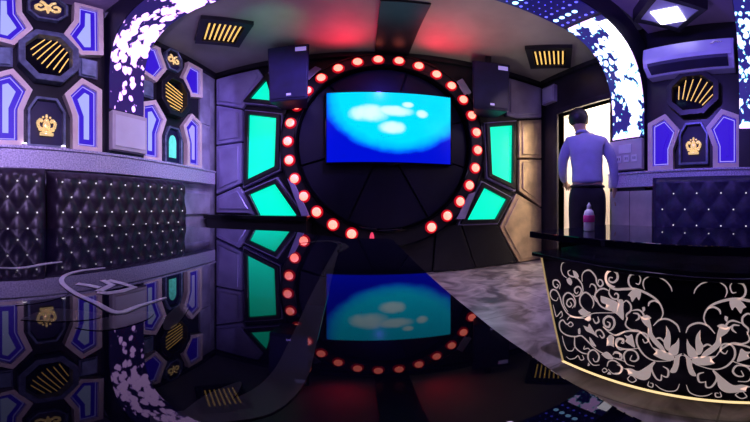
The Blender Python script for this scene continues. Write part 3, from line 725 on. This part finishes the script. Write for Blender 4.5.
def sofa(y0, y1, side, z1, label, m, dy, dz, yoff, ztop, front):
    s = 1 if side == 'L' else -1; W = XL if side == 'L' else XR
    t = thing('tufted_sofa', label, 'sofa', (W+s*.35, (y0+y1)/2, FL), 'dark tufted sofas along the walls')
    X = front
    zb = -.36
    cb, pts = tufted(y0, y1, zb, z1, X, s, .06, dy/2, dz, yoff, ztop, .018 if side == 'L' else .012)
    obj('backrest', cb, m, t, True)
    xs = sorted((X-s*.02, X+s*.46)); bx('seat', m, t, xs[0], xs[1], y0, y1, -.42, -.30, bev=.02)
    xs = sorted((X-s*(.14 if s > 0 else .085), X+s*.43)); bx('base', 'black_satin', t, xs[0], xs[1], y0+.01, y1-.01, FL, -.42)
    first = None
    for p in pts[:100]:
        if first is None:
            b = BM(); ball(b, V(p[0]+s*.010, p[1], p[2]), .0062, .0062, .0062, 10); first = obj('button', b, 'crystal', t, True); p0 = p
        else:
            c = first.copy(); C.objects.link(c); c.parent = t; c.location = (p[0]-p0[0], p[1]-p0[1], p[2]-p0[2])
sofa(.495, 1.80, 'L', .245, 'dark tufted sofa with crystal buttons below the teal arch, ending at the back bench', 'leather', .125, .10, .705, .165, -1.48)
sofa(-1.2, .485, 'L', .262, 'dark tufted sofa cut by the left edge of the photo', 'leather', .125, .10, .28, .165, -1.48)
sofa(-1.5, .93, 'R', .265, 'navy tufted sofa along the right wall behind the scroll-patterned table', 'leather_navy', .205, .135, .71, .115, 1.99)

# ------------------------------------------------------------------ big glossy table (camera stands on it)
TZ = -.12
t = thing('glass_table', 'huge glossy black glass table filling the foreground, with grey printed swirls', 'table', (-.55, .1, FL))
b = BM()
pts = [(-1.33, -1.1), (-.02, -1.1), (.04, -.3), (.066, -.1), (.080, 0), (.090, .03), (.103, .075), (.112, .146), (.114, .25), (.110, .43), (.103, .90), (.08, .945), (-.08, .96), (-.20, 1.04), (-.32, 1.15), (-.42, 1.17), (-1.33, 1.17)]
prism(b, [V(x, y, TZ-.03) for x, y in pts], Vector((0, 0, .03)), None, .002); obj('tabletop', b, 'glass_top', t)
b = BM(); pts = [(-1.25, -1.0), (-.06, -1.0), (.02, 0), (.04, .85), (-.12, .88), (-.40, 1.08), (-1.25, 1.08)]
prism(b, [V(x, y, TZ-.10) for x, y in pts], Vector((0, 0, .07))); obj('apron', b, 'black_gloss', t)
b = BM(); v0 = [b.verts.new(V(x, y, TZ-.10)) for x, y in ((-.95, -.8), (-.10, -.8), (-.03, .80), (-.95, .80))]; v1 = [b.verts.new(V(x, y, FL)) for x, y in ((-.85, -.7), (-.13, -.7), (-.13, .72), (-.85, .72))]
b.faces.new(v0); b.faces.new(v1[::-1])
for i in range(4): j = (i+1) % 4; b.faces.new((v0[i], v1[i], v1[j], v0[j]))
bmesh.ops.recalc_face_normals(b, faces=b.faces[:]); obj('pedestal', b, 'black_gloss', t)
# print on the glass; outlines given as bearing and dip from the lens and laid on the real table plane
def tp(x, y):
    th = (x-365)/250; el = (y-207)/250; r = -TZ/tan(el); return Vector((r*sin(th), r*cos(th)))
def crom(pts, n=6):
    out = []
    for i in range(len(pts)-1):
        p0, p1, p2, p3 = pts[max(i-1, 0)], pts[i], pts[i+1], pts[min(i+2, len(pts)-1)]
        for k in range(n):
            q = k/n; out.append(.5*((2*p1) + (p2-p0)*q + (2*p0-5*p1+4*p2-p3)*q*q + (3*p1-p0-3*p2+p3)*q**3))
    out.append(pts[-1]); return out
def ribbon(b, path, w, up, to3, taper=True, th=.0012):
    n = len(path); L_, R_ = [], []
    for i, p in enumerate(path):
        a = path[max(i-1, 0)]; c = path[min(i+1, n-1)]; d = (c-a)
        if d.length < 1e-7: d = Vector((1, 0))
        d.normalize(); nn = Vector((-d.y, d.x)); f_ = min(1, .35+2.6*min(i, n-1-i)/n) if taper else 1
        L_.append(p+nn*w*f_/2); R_.append(p-nn*w*f_/2)
    bot = [[b.verts.new(to3(q)) for q in S] for S in (L_, R_)]; top = [[b.verts.new(to3(q)+up*th) for q in S] for S in (L_, R_)]
    for i in range(n-1):
        b.faces.new((top[0][i], top[0][i+1], top[1][i+1], top[1][i]))
        b.faces.new((top[0][i], bot[0][i], bot[0][i+1], top[0][i+1])); b.faces.new((top[1][i], top[1][i+1], bot[1][i+1], bot[1][i]))
to_t = lambda q: V(q.x, q.y, TZ+.0001); UP = Vector((0, 0, 1))
def tfill(_, pts):
    b = BM()
    P = crom([tp(*p) for p in pts] + [tp(*pts[0])], 4)[:-1]; f_ = [b.verts.new(to_t(q)+UP*.0006) for q in P]
    f0 = b.faces.new(f_); bmesh.ops.triangulate(b, faces=[f0]); obj('leaf_print', b, 'print', t)
b = BM()
for pts in ([(105, 268), (80, 271), (65, 276), (62, 283), (74, 293), (95, 303), (117, 313), (140, 306), (166, 298)], [(0, 268), (22, 268), (45, 264), (62, 262)]):
    ribbon(b, crom([tp(*p) for p in pts]), .008, UP, to_t)
obj('print_lines', b, 'print_light', t)
b = BM()
for st in ([(77, 284), (88.5, 285.6), (100, 288)], [(97.5, 292.4), (107.4, 293.4), (122, 291.3), (134, 287.5), (122, 283.7), (108.6, 280.4)], [(102.5, 280.6), (112, 285.2), (97.5, 292)]):
    ribbon(b, [tp(*p) for p in st], .0105, UP, to_t, False, .0008)
obj('letter_print', b, 'print_light', t)
tfill(None, [(74, 328), (95, 320), (125, 315), (152, 312), (150, 318), (130, 326), (100, 331)])
tfill(None, [(15, 306), (20, 297), (45, 290), (69, 293), (50, 301)])
tfill(None, [(20, 320), (50, 309), (90, 312), (100, 318), (60, 322)])
tfill(None, [(164, 318), (185, 300), (190, 306), (176, 326), (164, 330)])
tfill(None, [(175, 418), (205, 396), (240, 382), (236, 396), (215, 412), (190, 421)])
b = BM(); ribbon(b, crom([tp(*p) for p in [(150, 421), (215, 415), (262, 402), (290, 375), (304, 340), (318, 300), (332, 262), (340, 244)]]), .022, UP, to_t)
ribbon(b, crom([tp(*p) for p in [(300, 243), (330, 241), (345, 246), (338, 252)]]), .02, UP, to_t)
obj('swirl_print', b, 'print', t)

# ------------------------------------------------------------------ scroll-patterned table
t = thing('patterned_table', 'black double-topped table with cream scroll pattern and gold-lit foot', 'table', (1.15, 0, FL))
bx('upper_top', 'glass_top', t, .75, 1.42, -1.1, .97, -.15, -.12, bev=.003)
bx('neck', 'black_gloss', t, .80, 1.40, -1.0, .80, -.19, -.15)
bx('lower_top', 'black_gloss', t, .645, 1.50, -1.1, .82, -.205, -.19, bev=.003)
b = BM(); prism(b, [V(.667, .78, -.205), V(.667, .655, -.66), V(.667, -.30, -.66), V(.667, -.42, -.205)], Vector((.78, 0, 0)), None, .002); obj('body', b, 'black_gloss', t)
b = BM(); prism(b, [V(.72, .62, -.655), V(.72, .60, FL), V(.72, -.25, FL), V(.72, -.27, -.655)], Vector((.70, 0, 0))); obj('toe_base', b, 'black_satin', t)
b = BM(); box(b, .662, .672, -.30, .66, -.666, -.660); obj('foot_light', b, 'gold_strip', t)
b = BM(); prism(b, [V(.663, .785, -.205), V(.663, .660, -.66), V(.663, .656, -.66), V(.663, .780, -.205)], Vector((.012, 0, 0))); obj('edge_light', b, 'gold_dim', t)
FX = .667
def fp(x, y):
    th = (x-365)/250; el = (y-207)/250; return Vector((FX/tan(th), -FX/sin(th)*tan(el)))
C1 = (535, 250, 6.025); C2 = (605, 250, 6.025); C3 = (545, 315, 6.025); C4 = (615, 315, 4.69)
def fpz(c, p): return fp(c[0]+p[0]/c[2], c[1]+p[1]/c[2])
W1, W2, W3 = .0040, .0062, .0085
strokes = [
 (C1, W1, [(190,75),(165,80),(158,115),(170,150),(195,170)]),
 (C1, W2, [(215,120),(200,130),(205,150),(225,160),(250,165),(280,200),(290,240),(285,262)]),
 (C1, W2, [(262,250),(252,262),(240,250),(243,230),(262,220),(280,238),(272,268),(245,278),(230,262)]),
 (C1, W2, [(285,190),(285,150),(305,125),(335,125),(365,160),(375,200),(393,220),(410,205),(402,182),(385,180),(383,198)]),
 (C1, W2, [(330,225),(340,205),(362,215),(370,245),(362,275),(374,305),(400,340),(450,362),(484,366)]),
 (C1, W3, [(484,128),(450,125),(430,150),(432,190),(460,215),(484,222)]),
 (C1, W2, [(370,260),(385,240),(415,232),(445,245)]),
 (C1, W2, [(132,205),(142,215),(130,228),(112,212),(112,185),(135,182),(152,205),(148,235)]),
 (C1, W2, [(140,285),(130,305),(105,295),(92,265),(105,240),(130,245),(150,280),(165,330),(195,380),(240,405),(300,400),(360,380),(480,378)]),
 (C1, W2, [(212,312),(222,330),(208,342),(192,325),(200,300),(225,295),(240,325),(225,350)]),
 (C1, W2, [(200,372),(175,330),(172,285),(195,258),(225,270),(245,310),(240,345)]),
 (C1, W2, [(345,350),(355,320),(340,280),(305,255),(275,280),(272,320),(295,355),(335,380)]),
 (C1, W1, [(110,330),(120,370),(130,400),(150,380),(160,370),(165,395),(150,410)]),
 (C1, W1, [(195,422),(210,402),(250,408)]),
 (C2, W3, [(48,168),(30,165),(25,185),(50,195),(75,175),(72,140),(45,122),(15,135),(5,170),(20,210),(60,235),(120,235),(180,235),(240,255),(300,290),(335,330),(350,380),(335,420)]),
 (C2, W2, [(30,230),(25,260),(45,290),(75,295),(80,270),(65,260),(58,272)]),
 (C2, W2, [(178,148),(155,150),(142,180),(150,215),(180,238)]),
 (C2, W1, [(205,150),(215,175),(205,205),(185,200)]),
 (C2, W1, [(270,158),(240,175),(230,205),(240,238)]),
 (C2, W1, [(325,165),(365,185),(395,220),(405,250)]),
 (C2, W2, [(262,338),(270,315),(300,305),(330,322)]),
 (C2, W2, [(110,320),(130,305),(155,330),(155,365),(130,390),(135,422)]),
 (C2, W2, [(160,365),(200,360),(225,375),(240,400),(270,412)]),
 (C2, W2, [(170,380),(200,385),(205,410),(185,425)]),
 (C3, W2, [(140,62),(155,70),(170,58),(155,42),(138,55),(125,50),(108,30),(88,48),(95,92),(130,120),(180,130),(220,125),(260,160),(300,200),(350,230),(420,260),(484,280)]),
 (C3, W1, [(240,185),(235,205),(260,200),(275,215)]),
 (C3, W2, [(180,130),(182,190),(220,225),(260,235)]),
 (C3, W1, [(105,125),(115,170),(135,210),(165,215),(180,190)]),
 (C3, W2, [(290,260),(300,280),(320,275),(325,240),(295,210),(265,225),(262,265),(290,300),(330,300)]),
 (C3, W3, [(375,40),(392,50),(385,72),(360,62),(355,30),(380,8),(412,20),(418,60),(390,92),(350,70)]),
 (C3, W2, [(350,70),(400,112),(440,120),(484,95)]),
 (C3, W2, [(330,120),(345,138),(357,122),(335,90),(308,98),(310,125)]),
 (C3, W2, [(290,20),(305,48),(325,38),(318,8)]),
 (C3, W2, [(462,165),(470,150),(445,148),(430,180),(452,208),(482,205)]),
 (C3, W2, [(410,240),(425,222),(450,230),(452,255)]),
 (C3, W2, [(375,310),(385,280),(420,275),(460,310),(450,350),(410,352),(382,325)]),
 (C3, W1, [(130,250),(150,265),(180,260),(200,245),(215,270),(235,265),(225,240)]),
 (C3, W1, [(345,330),(355,345),(375,335),(360,320),(345,330)]),
 (C3, W2, [(240,20),(180,12),(150,2)]),
 (C4, W2, [(305,80),(290,45),(250,20),(210,22),(180,50)]),
 (C4, W2, [(190,112),(212,108),(235,130)]),
 (C4, W2, [(60,10),(50,45),(75,68),(112,75),(150,108),(175,150)]),
 (C4, W2, [(0,95),(60,75),(112,78)]),
 (C4, W2, [(130,112),(140,130),(157,120),(150,92),(122,82),(104,100),(106,140),(140,190),(190,215),(262,214)]),
 (C4, W2, [(80,188),(72,210),(95,216),(110,200),(95,170),(60,165),(42,190),(55,228),(92,240)]),
 (C4, W2, [(28,130),(40,132),(38,112),(10,112),(5,140),(30,156),(70,160),(112,155)]),
 (C4, W2, [(190,220),(172,250),(192,295),(215,305),(218,278)]),
 (C4, W2, [(218,282),(245,290),(250,258),(225,240)]),
 (C4, W1, [(75,280),(60,300),(80,315),(100,305),(88,290)]),
 (C4, W1, [(165,318),(178,322),(175,338),(155,330),(160,310)]),
 (C4, W1, [(190,325),(215,345),(250,357),(288,352),(303,322)]),
 (C4, W2, [(0,272),(25,270),(35,245),(10,232)]),
 (C4, W2, [(0,178),(28,183),(30,206),(5,202)]),
 (C4, W1, [(240,182),(280,192),(318,188)]),
]
fills = [
 (C1, [(228,122),(250,132),(265,160),(248,172),(236,155)]), (C1, [(190,178),(210,165),(225,190),(218,212),(200,200)]),
 (C1, [(262,368),(288,350),(305,368),(338,376),(300,396),(275,388)]), (C1, [(345,272),(372,285),(385,318),(362,305)]),
 (C1, [(340,385),(330,422),(300,418),(318,400)]),
 (C2, [(138,272),(160,245),(185,236),(218,255),(206,302),(190,282),(165,312),(155,285)]),
 (C2, [(225,345),(240,342),(242,362),(230,372)]), (C2, [(215,405),(250,390),(280,410),(240,420)]),
 (C2, [(-25,275),(20,288),(70,310),(90,330),(75,300),(110,302),(112,350),(112,422),(70,385),(0,345),(30,335),(-20,315)]),
 (C3, [(240,22),(268,8),(280,25),(262,38)]), (C3, [(200,85),(212,80),(214,112),(202,112)]),
 (C3, [(232,62),(262,72),(268,52),(298,100),(322,135),(285,112),(250,95)]),
 (C3, [(372,140),(395,118),(418,135),(410,160),(418,192),(395,182),(370,185),(388,165)]),
 (C3, [(268,130),(285,150),(310,190),(285,180),(272,160)]), (C3, [(340,235),(372,220),(400,240),(412,265),(372,262)]),
 (C3, [(262,285),(272,300),(258,306)]), (C3, [(375,355),(388,340),(400,358)]),
 (C4, [(240,48),(258,80),(262,120),(255,165),(236,155),(228,120),(242,90)]),
 (C4, [(300,105),(302,140),(292,185),(252,180),(262,148),(285,130)]),
 (C4, [(172,148),(205,160),(232,168),(275,190),(272,212),(225,208),(180,185),(200,182)]),
 (C4, [(316,178),(302,205),(300,235),(286,268),(258,266),(275,232),(278,205),(292,188)]),
 (C4, [(112,-5),(140,15),(158,8),(170,45),(180,92),(225,145),(238,178),(190,140),(155,90),(160,65),(132,35)]),
 (C4, [(42,92),(62,98),(80,90),(88,120),(95,152),(72,140),(48,122),(58,115)]),
 (C4, [(40,250),(75,250),(110,262),(150,240),(188,214),(172,250),(165,290),(135,305),(90,290),(60,275),(85,272)]),
]
Y0 = fp(683, 350).x
b = BM(); to_f = lambda q: V(FX-.0002, q.x, q.y); NX = Vector((-1, 0, 0))
for mir in (0, 1):
    for c, w, pts in strokes:
        P = crom([fpz(c, p) for p in pts], 6)
        if mir: P = [Vector((2*Y0-p.x, p.y)) for p in P]
        ribbon(b, P, w*.95, NX, to_f)
    for c, pts in fills:
        P = crom([fpz(c, p) for p in pts] + [fpz(c, pts[0])], 4)[:-1]
        if mir: P = [Vector((2*Y0-p.x, p.y)) for p in P]
        f0 = b.faces.new([b.verts.new(to_f(q)+NX*.0010) for q in P]); bmesh.ops.triangulate(b, faces=[f0])
obj('scroll_pattern', b, 'floral', t, label='cream scrollwork of leaves and spirals')

# bottle
bc = (.975, .78)
t = thing('squeeze_bottle', 'small white bottle with pink label on the scroll-patterned table', 'bottle', (bc[0], bc[1], -.12))
def lathe(b, c, prof, seg=24):
    rows = []
    for r, z in prof: rows.append([b.verts.new(V(c[0]+r*cos(2*pi*i/seg), c[1]+r*sin(2*pi*i/seg), z)) for i in range(seg)])
    for a, d in zip(rows, rows[1:]):
        for i in range(seg): b.faces.new((a[i], a[(i+1) % seg], d[(i+1) % seg], d[i]))
    b.faces.new(rows[0][::-1]); b.faces.new(rows[-1])
b = BM(); lathe(b, bc, [(.024, -.12), (.027, -.115), (.027, -.04), (.022, -.02), (.011, -.01)]); obj('body', b, 'white', t, True)
b = BM(); lathe(b, bc, [(.0285, -.075), (.029, -.074), (.029, -.042), (.0285, -.041)]); obj('label_band', b, 'pink', t, True)
b = BM(); lathe(b, bc, [(.012, -.01), (.011, .008), (.004, .018), (.003, .022)]); obj('cap', b, 'white', t, True)

# ------------------------------------------------------------------ the man in the doorway (seen from behind)
def skin_mesh(name, chains, m, parent, sub=2):
    """chains: list of (points with radii); chains share joints by exact coordinates"""
    verts, rad, edges = [], [], []; idx = {}
    def vi(p):
        k = tuple(round(c, 4) for c in p[:3])
        if k not in idx: idx[k] = len(verts); verts.append(Vector(p[:3])); rad.append(p[3])
        return idx[k]
    for ch in chains:
        ids = [vi(p) for p in ch]; edges += list(zip(ids, ids[1:]))
    me = bpy.data.meshes.new(name); me.from_pydata([v for v in verts], edges, []); o = bpy.data.objects.new(name, me); C.objects.link(o)
    md = o.modifiers.new('s', 'SKIN'); md.use_smooth_shade = True
    for i, sv in enumerate(me.skin_vertices[0].data):
        r = rad[i]; sv.radius = r if isinstance(r, tuple) else (r, r); sv.use_root = (i == 0)
    sb = o.modifiers.new('d', 'SUBSURF'); sb.levels = sb.render_levels = sub
    dg = bpy.context.evaluated_depsgraph_get(); dg.update(); ev = o.evaluated_get(dg); nm = bpy.data.meshes.new_from_object(ev)
    bpy.data.objects.remove(o); nm.materials.clear(); nm.materials.append(M[m])
    for p in nm.polygons: p.use_smooth = True
    r = bpy.data.objects.new(name, nm); C.objects.link(r)
    if parent is not None: r.parent = parent; ORG[r.name] = ORG[parent.name]
    return r
man = thing('person', 'person seen from behind in pale blue shirt and black trousers at the open doorway', 'person', (1.85, 1.50, FL))
# local frame: x = his right-left (across), y = forward (away from the camera), z up from the floor
hip = (0, 0, .92)
S = .50
body = skin_mesh('body', [
    [(0, 0, .93, .11), (0, .01, 1.08, .105), (-.01, .03, 1.24, .125), (-.02, .05, 1.36, .10), (-.04, .07, 1.43, .055), (-.065, .085, 1.48, .05)],
    [(-.065, .085, 1.48, .05), (-.08, .10, 1.55, .074), (-.09, .11, 1.62, .082), (-.09, .115, 1.67, .064)],
    [(-.02, .05, 1.36, .10), (-.16, .06, 1.355, .058), (-.235, .07, 1.20, .046), (-.25, .14, 1.04, .036), (-.24, .28, .96, .026), (-.235, .34, .945, .03)],
    [(-.02, .05, 1.36, .10), (.135, .05, 1.345, .058), (.235, .05, 1.19, .046), (.265, .07, 1.01, .036), (.275, .13, .85, .026), (.277, .15, .79, .03)],
    [(0, 0, .93, .11), (-.09, 0, .86, .085), (-.105, .02, .50, .055), (-.11, -.02, .28, .052), (-.11, -.02, .08, .036), (-.11, .05, .035, .03), (-.11, .12, .03, .026)],
    [(0, 0, .93, .11), (.09, 0, .86, .085), (.10, .06, .50, .055), (.11, .05, .28, .052), (.115, .02, .08, .036), (.12, .09, .035, .03), (.12, .16, .03, .026)],
], 'skin', man)
shirt = skin_mesh('shirt', [
    [(0, 0, .90, (.168, .132)), (0, .005, .98, (.165, .125)), (0, .01, 1.06, (.155, .115)), (-.01, .03, 1.22, (.18, .13)), (-.02, .05, 1.35, (.16, .105)), (-.032, .065, 1.41, (.08, .07)), (-.045, .075, 1.44, (.064, .062))],
    [(-.02, .05, 1.35, (.16, .105)), (-.17, .06, 1.355, .072), (-.240, .07, 1.20, .056), (-.253, .14, 1.05, .047), (-.248, .25, .98, .040)],
    [(-.02, .05, 1.35, (.16, .105)), (.15, .05, 1.345, .072), (.238, .05, 1.19, .056), (.265, .07, 1.02, .047), (.278, .115, .89, .040)],
], 'shirt', man)
collar = skin_mesh('collar', [[(-.115, .07, 1.455, .014), (-.08, .13, 1.45, .014), (-.03, .13, 1.45, .014), (.01, .07, 1.455, .014), (-.02, .02, 1.465, .016), (-.08, .02, 1.465, .016), (-.115, .07, 1.455, .014)]], 'shirt', man, 2)
trs = skin_mesh('trousers', [
    [(0, 0, .96, (.155, .118)), (0, -.005, .88, (.16, .13)), (-.092, 0, .76, .105), (-.106, .02, .50, .075), (-.112, -.015, .28, .066), (-.112, -.02, .09, .060)],
    [(0, -.005, .88, (.16, .13)), (.092, 0, .76, .105), (.102, .06, .50, .075), (.112, .05, .28, .066), (.117, .02, .09, .060)],
], 'trousers', man)
belt = skin_mesh('belt', [[(.158*cos(a), .005+.122*sin(a), .905, .014) for a in [2*pi*i/14 for i in range(14)]] + [(.158, .005, .905, .014)]], 'hair', man, 1)
for s_, x0, y0 in ((-1, -.112, 0), (1, .118, .04)):
    skin_mesh('shoe', [[(x0, y0-.05, .045, .042), (x0, y0+.04, .045, .045), (x0, y0+.13, .035, .042), (x0, y0+.19, .028, .030)]], 'hair', man)
# hands with five fingers
for hx, hy, hz, dx_, dz_ in ((-.235, .34, .945, .35, -.15), (.277, .15, .79, .1, -1.0)):
    d = Vector((0.15 if hx < 0 else 0, .95 if hx < 0 else .25, -.1 if hx < 0 else -.95)).normalized(); side_ = Vector((1, 0, 0)) if hx < 0 else Vector((0, 1, -.2)).normalized(); dn = d.cross(side_).normalized()
    w0 = Vector((hx, hy, hz)); ch = []
    ch.append([(*w0, .026), (*(w0+d*.045), (.040)), (*(w0+d*.085), .036)])
    palm = skin_mesh('hand', ch, 'skin', man, 2)
    for k in range(4):
        r0 = w0+d*.075+side_*(-.030+k*.020); ln = (.068, .078, .074, .058)[k]
        skin_mesh('finger', [[(*r0, .0095), (*(r0+d*ln*.45+dn*.006), .009), (*(r0+d*ln*.75+dn*.018), .0083), (*(r0+d*ln*.9+dn*.034), .007)]], 'skin', man, 1)
    r0 = w0+d*.03-side_*.030; skin_mesh('thumb', [[(*r0, .012), (*(r0+d*.03-side_*.022), .0105), (*(r0+d*.058-side_*.026+dn*.008), .009)]], 'skin', man, 1)
def localball(name, c, r, m):
    b_ = BM(); ball(b_, ORG[man.name]+Vector(c), *r, 24); return obj(name, b_, m, man, True)
for q in (-1, 1):
    localball('ear', (-.09+q*.086, .108, 1.60), (.012, .022, .032), 'skin')
    localball('eye', (-.09+q*.032, .186, 1.615), (.012, .008, .009), 'white')
localball('nose', (-.09, .203, 1.585), (.014, .02, .024), 'skin'); localball('mouth', (-.09, .185, 1.545), (.024, .008, .007), 'pink_lips') if 'pink_lips' in M else None
M['lips'] = mat('lips', (.40, .14, .12), .5); localball('mouth', (-.09, .182, 1.545), (.024, .010, .007), 'lips')
b = BM(); hc = ORG[man.name]+Vector((-.09, .098, 1.63)); ball(b, hc, .100, .108, .112, 32)
for v in list(b.verts):   # hair: full over crown and nape, face left bare
    l = v.co-hc
    if l.y > .02 and l.z < .045: v.co.y = hc.y+.02+(l.y-.02)*.12
    if l.z < -.075: v.co.z = hc.z-.075-(-.075-l.z)*.3
    v.co += Vector((random.uniform(-1, 1), random.uniform(-1, 1), random.uniform(-1, 1)))*.003
obj('hair', b, 'hair', man, True)
# he turns to face through the door: forward (+y) -> direction between +x and +y
man.rotation_euler = (0, 0, radians(-52)); man.scale = (1.0, 1.0, 1.0)

# ------------------------------------------------------------------ lights
def area(name, loc, rot, sx_, sy_, col, e):
    l = bpy.data.lights.new(name, 'AREA'); l.shape = 'RECTANGLE'; l.size = sx_; l.size_y = sy_; l.color = col; l.energy = e
    o = bpy.data.objects.new(name, l); o.location = V(*loc); o.rotation_euler = rot; C.objects.link(o); return o
def point(name, loc, col, e, r=.03):
    l = bpy.data.lights.new(name, 'POINT'); l.color = col; l.energy = e; l.shadow_soft_size = r
    o = bpy.data.objects.new(name, l); o.location = V(*loc); C.objects.link(o); return o
def spot(name, loc, target, col, e, ang_, blend=.8, r=.03):
    l = bpy.data.lights.new(name, 'SPOT'); l.color = col; l.energy = e; l.spot_size = radians(ang_); l.spot_blend = blend; l.shadow_soft_size = r
    o = bpy.data.objects.new(name, l); o.location = V(*loc); d = V(*target)-V(*loc); o.rotation_euler = d.to_track_quat('-Z', 'Y').to_euler(); C.objects.link(o); return o
area('hall_light', (2.65, 1.9, 1.85), (0, 0, 0), .5, 1.2, (1, .88, .72), 55)
point('hall_bulb', (2.75, 2.0, .9), (1, .85, .66), 9, .12)
for i_, x_ in enumerate((-.65, -.2, .75, 1.2)):
    spot('red_glow_fill_%d' % (i_+1), (x_*.9, 2.30, 1.50), (x_, 2.12, 1.83), (1, .002, .04), 12, 125)  # unseen spots added for the ring lamps' red glow on the ceiling
spot('green_wash', (-.62, 1.7, 1.3), (-.72, 1.85, 1.83), (.04, 1, .40), 3, 70)
spot('lilac_fill_left', (.3, .2, 1.2), (XL, .8, .6), (.58, .40, 1), 120, 115)  # added fill with no fixture; brightens the left ledge and panel frames
spot('lilac_fill_corner', (.1, 1.6, 1.5), (-1.6, 2.5, .5), (.46, .34, 1), 95, 80)  # second added fill, lifts the metal panels in the left back corner
spot('blue_fill_right', (.2, .9, 1.5), (XR, .7, .7), (.20, .12, 1), 75, 110)  # invisible blue fill added for the air conditioner and right wall
spot('ceiling_fill_lilac', (1.1, .5, .6), (1.5, .6, 2.0), (.52, .36, 1), 12, 130)  # upward fill added to light the near ceiling; no lamp stands here
spot('ceiling_fill_warm', (.9, 1.9, .9), (1.0, 1.9, 1.83), (1, .88, .70), 8, 150)  # added warm fill that brightens the stage ceiling, without a fixture
spot('ceiling_fill_blue', (-.9, 1.9, .9), (-1.0, 1.9, 1.83), (.55, .50, 1), 3, 150)  # added bluish fill for the left part of the stage ceiling
spot('floor_fill', (.85, 1.3, 1.6), (.50, 1.4, -H), (.72, .58, 1), 75, 80)  # unseen fill put in to brighten the floor between the tables
spot('stage_fill_blue', (.2, 1.5, 1.7), (.2, 2.6, .4), (.12, .06, 1), 14, 100)  # weak blue fill added to tint the dark stage wall
spot('gold_side', (1.1, 1.7, 1.5), (2.1, 2.6, .2), (1, .74, .60), 16, 60)

# ------------------------------------------------------------------ world, camera
w = bpy.data.worlds.new('World'); bpy.context.scene.world = w; w.use_nodes = True
w.node_tree.nodes['Background'].inputs[0].default_value = (.02, .015, .05, 1); w.node_tree.nodes['Background'].inputs[1].default_value = .5
cam = bpy.data.cameras.new('camera'); co = bpy.data.objects.new('camera', cam); C.objects.link(co)
co.location = (0, 0, H); co.rotation_euler = (radians(90), 0, 0)
sc = bpy.context.scene; sc.camera = co
cam.type = 'PANO'
cam.clip_start = .01
for tgt in (cam, getattr(cam, 'cycles', None)):
    try:
        tgt.panorama_type = 'EQUIRECTANGULAR'
        tgt.longitude_min = -365/250; tgt.longitude_max = 385/250
        tgt.latitude_min = -215/250; tgt.latitude_max = 207/250
    except Exception: pass
sc.view_settings.view_transform = 'Standard'; sc.view_settings.look = 'None'; sc.view_settings.gamma = 1; sc.view_settings.exposure = 0
sc.view_settings.use_curve_mapping = False
sc.cycles.use_denoising = True
sc.cycles.max_bounces = 8
sc.cycles.sample_clamp_indirect = 6
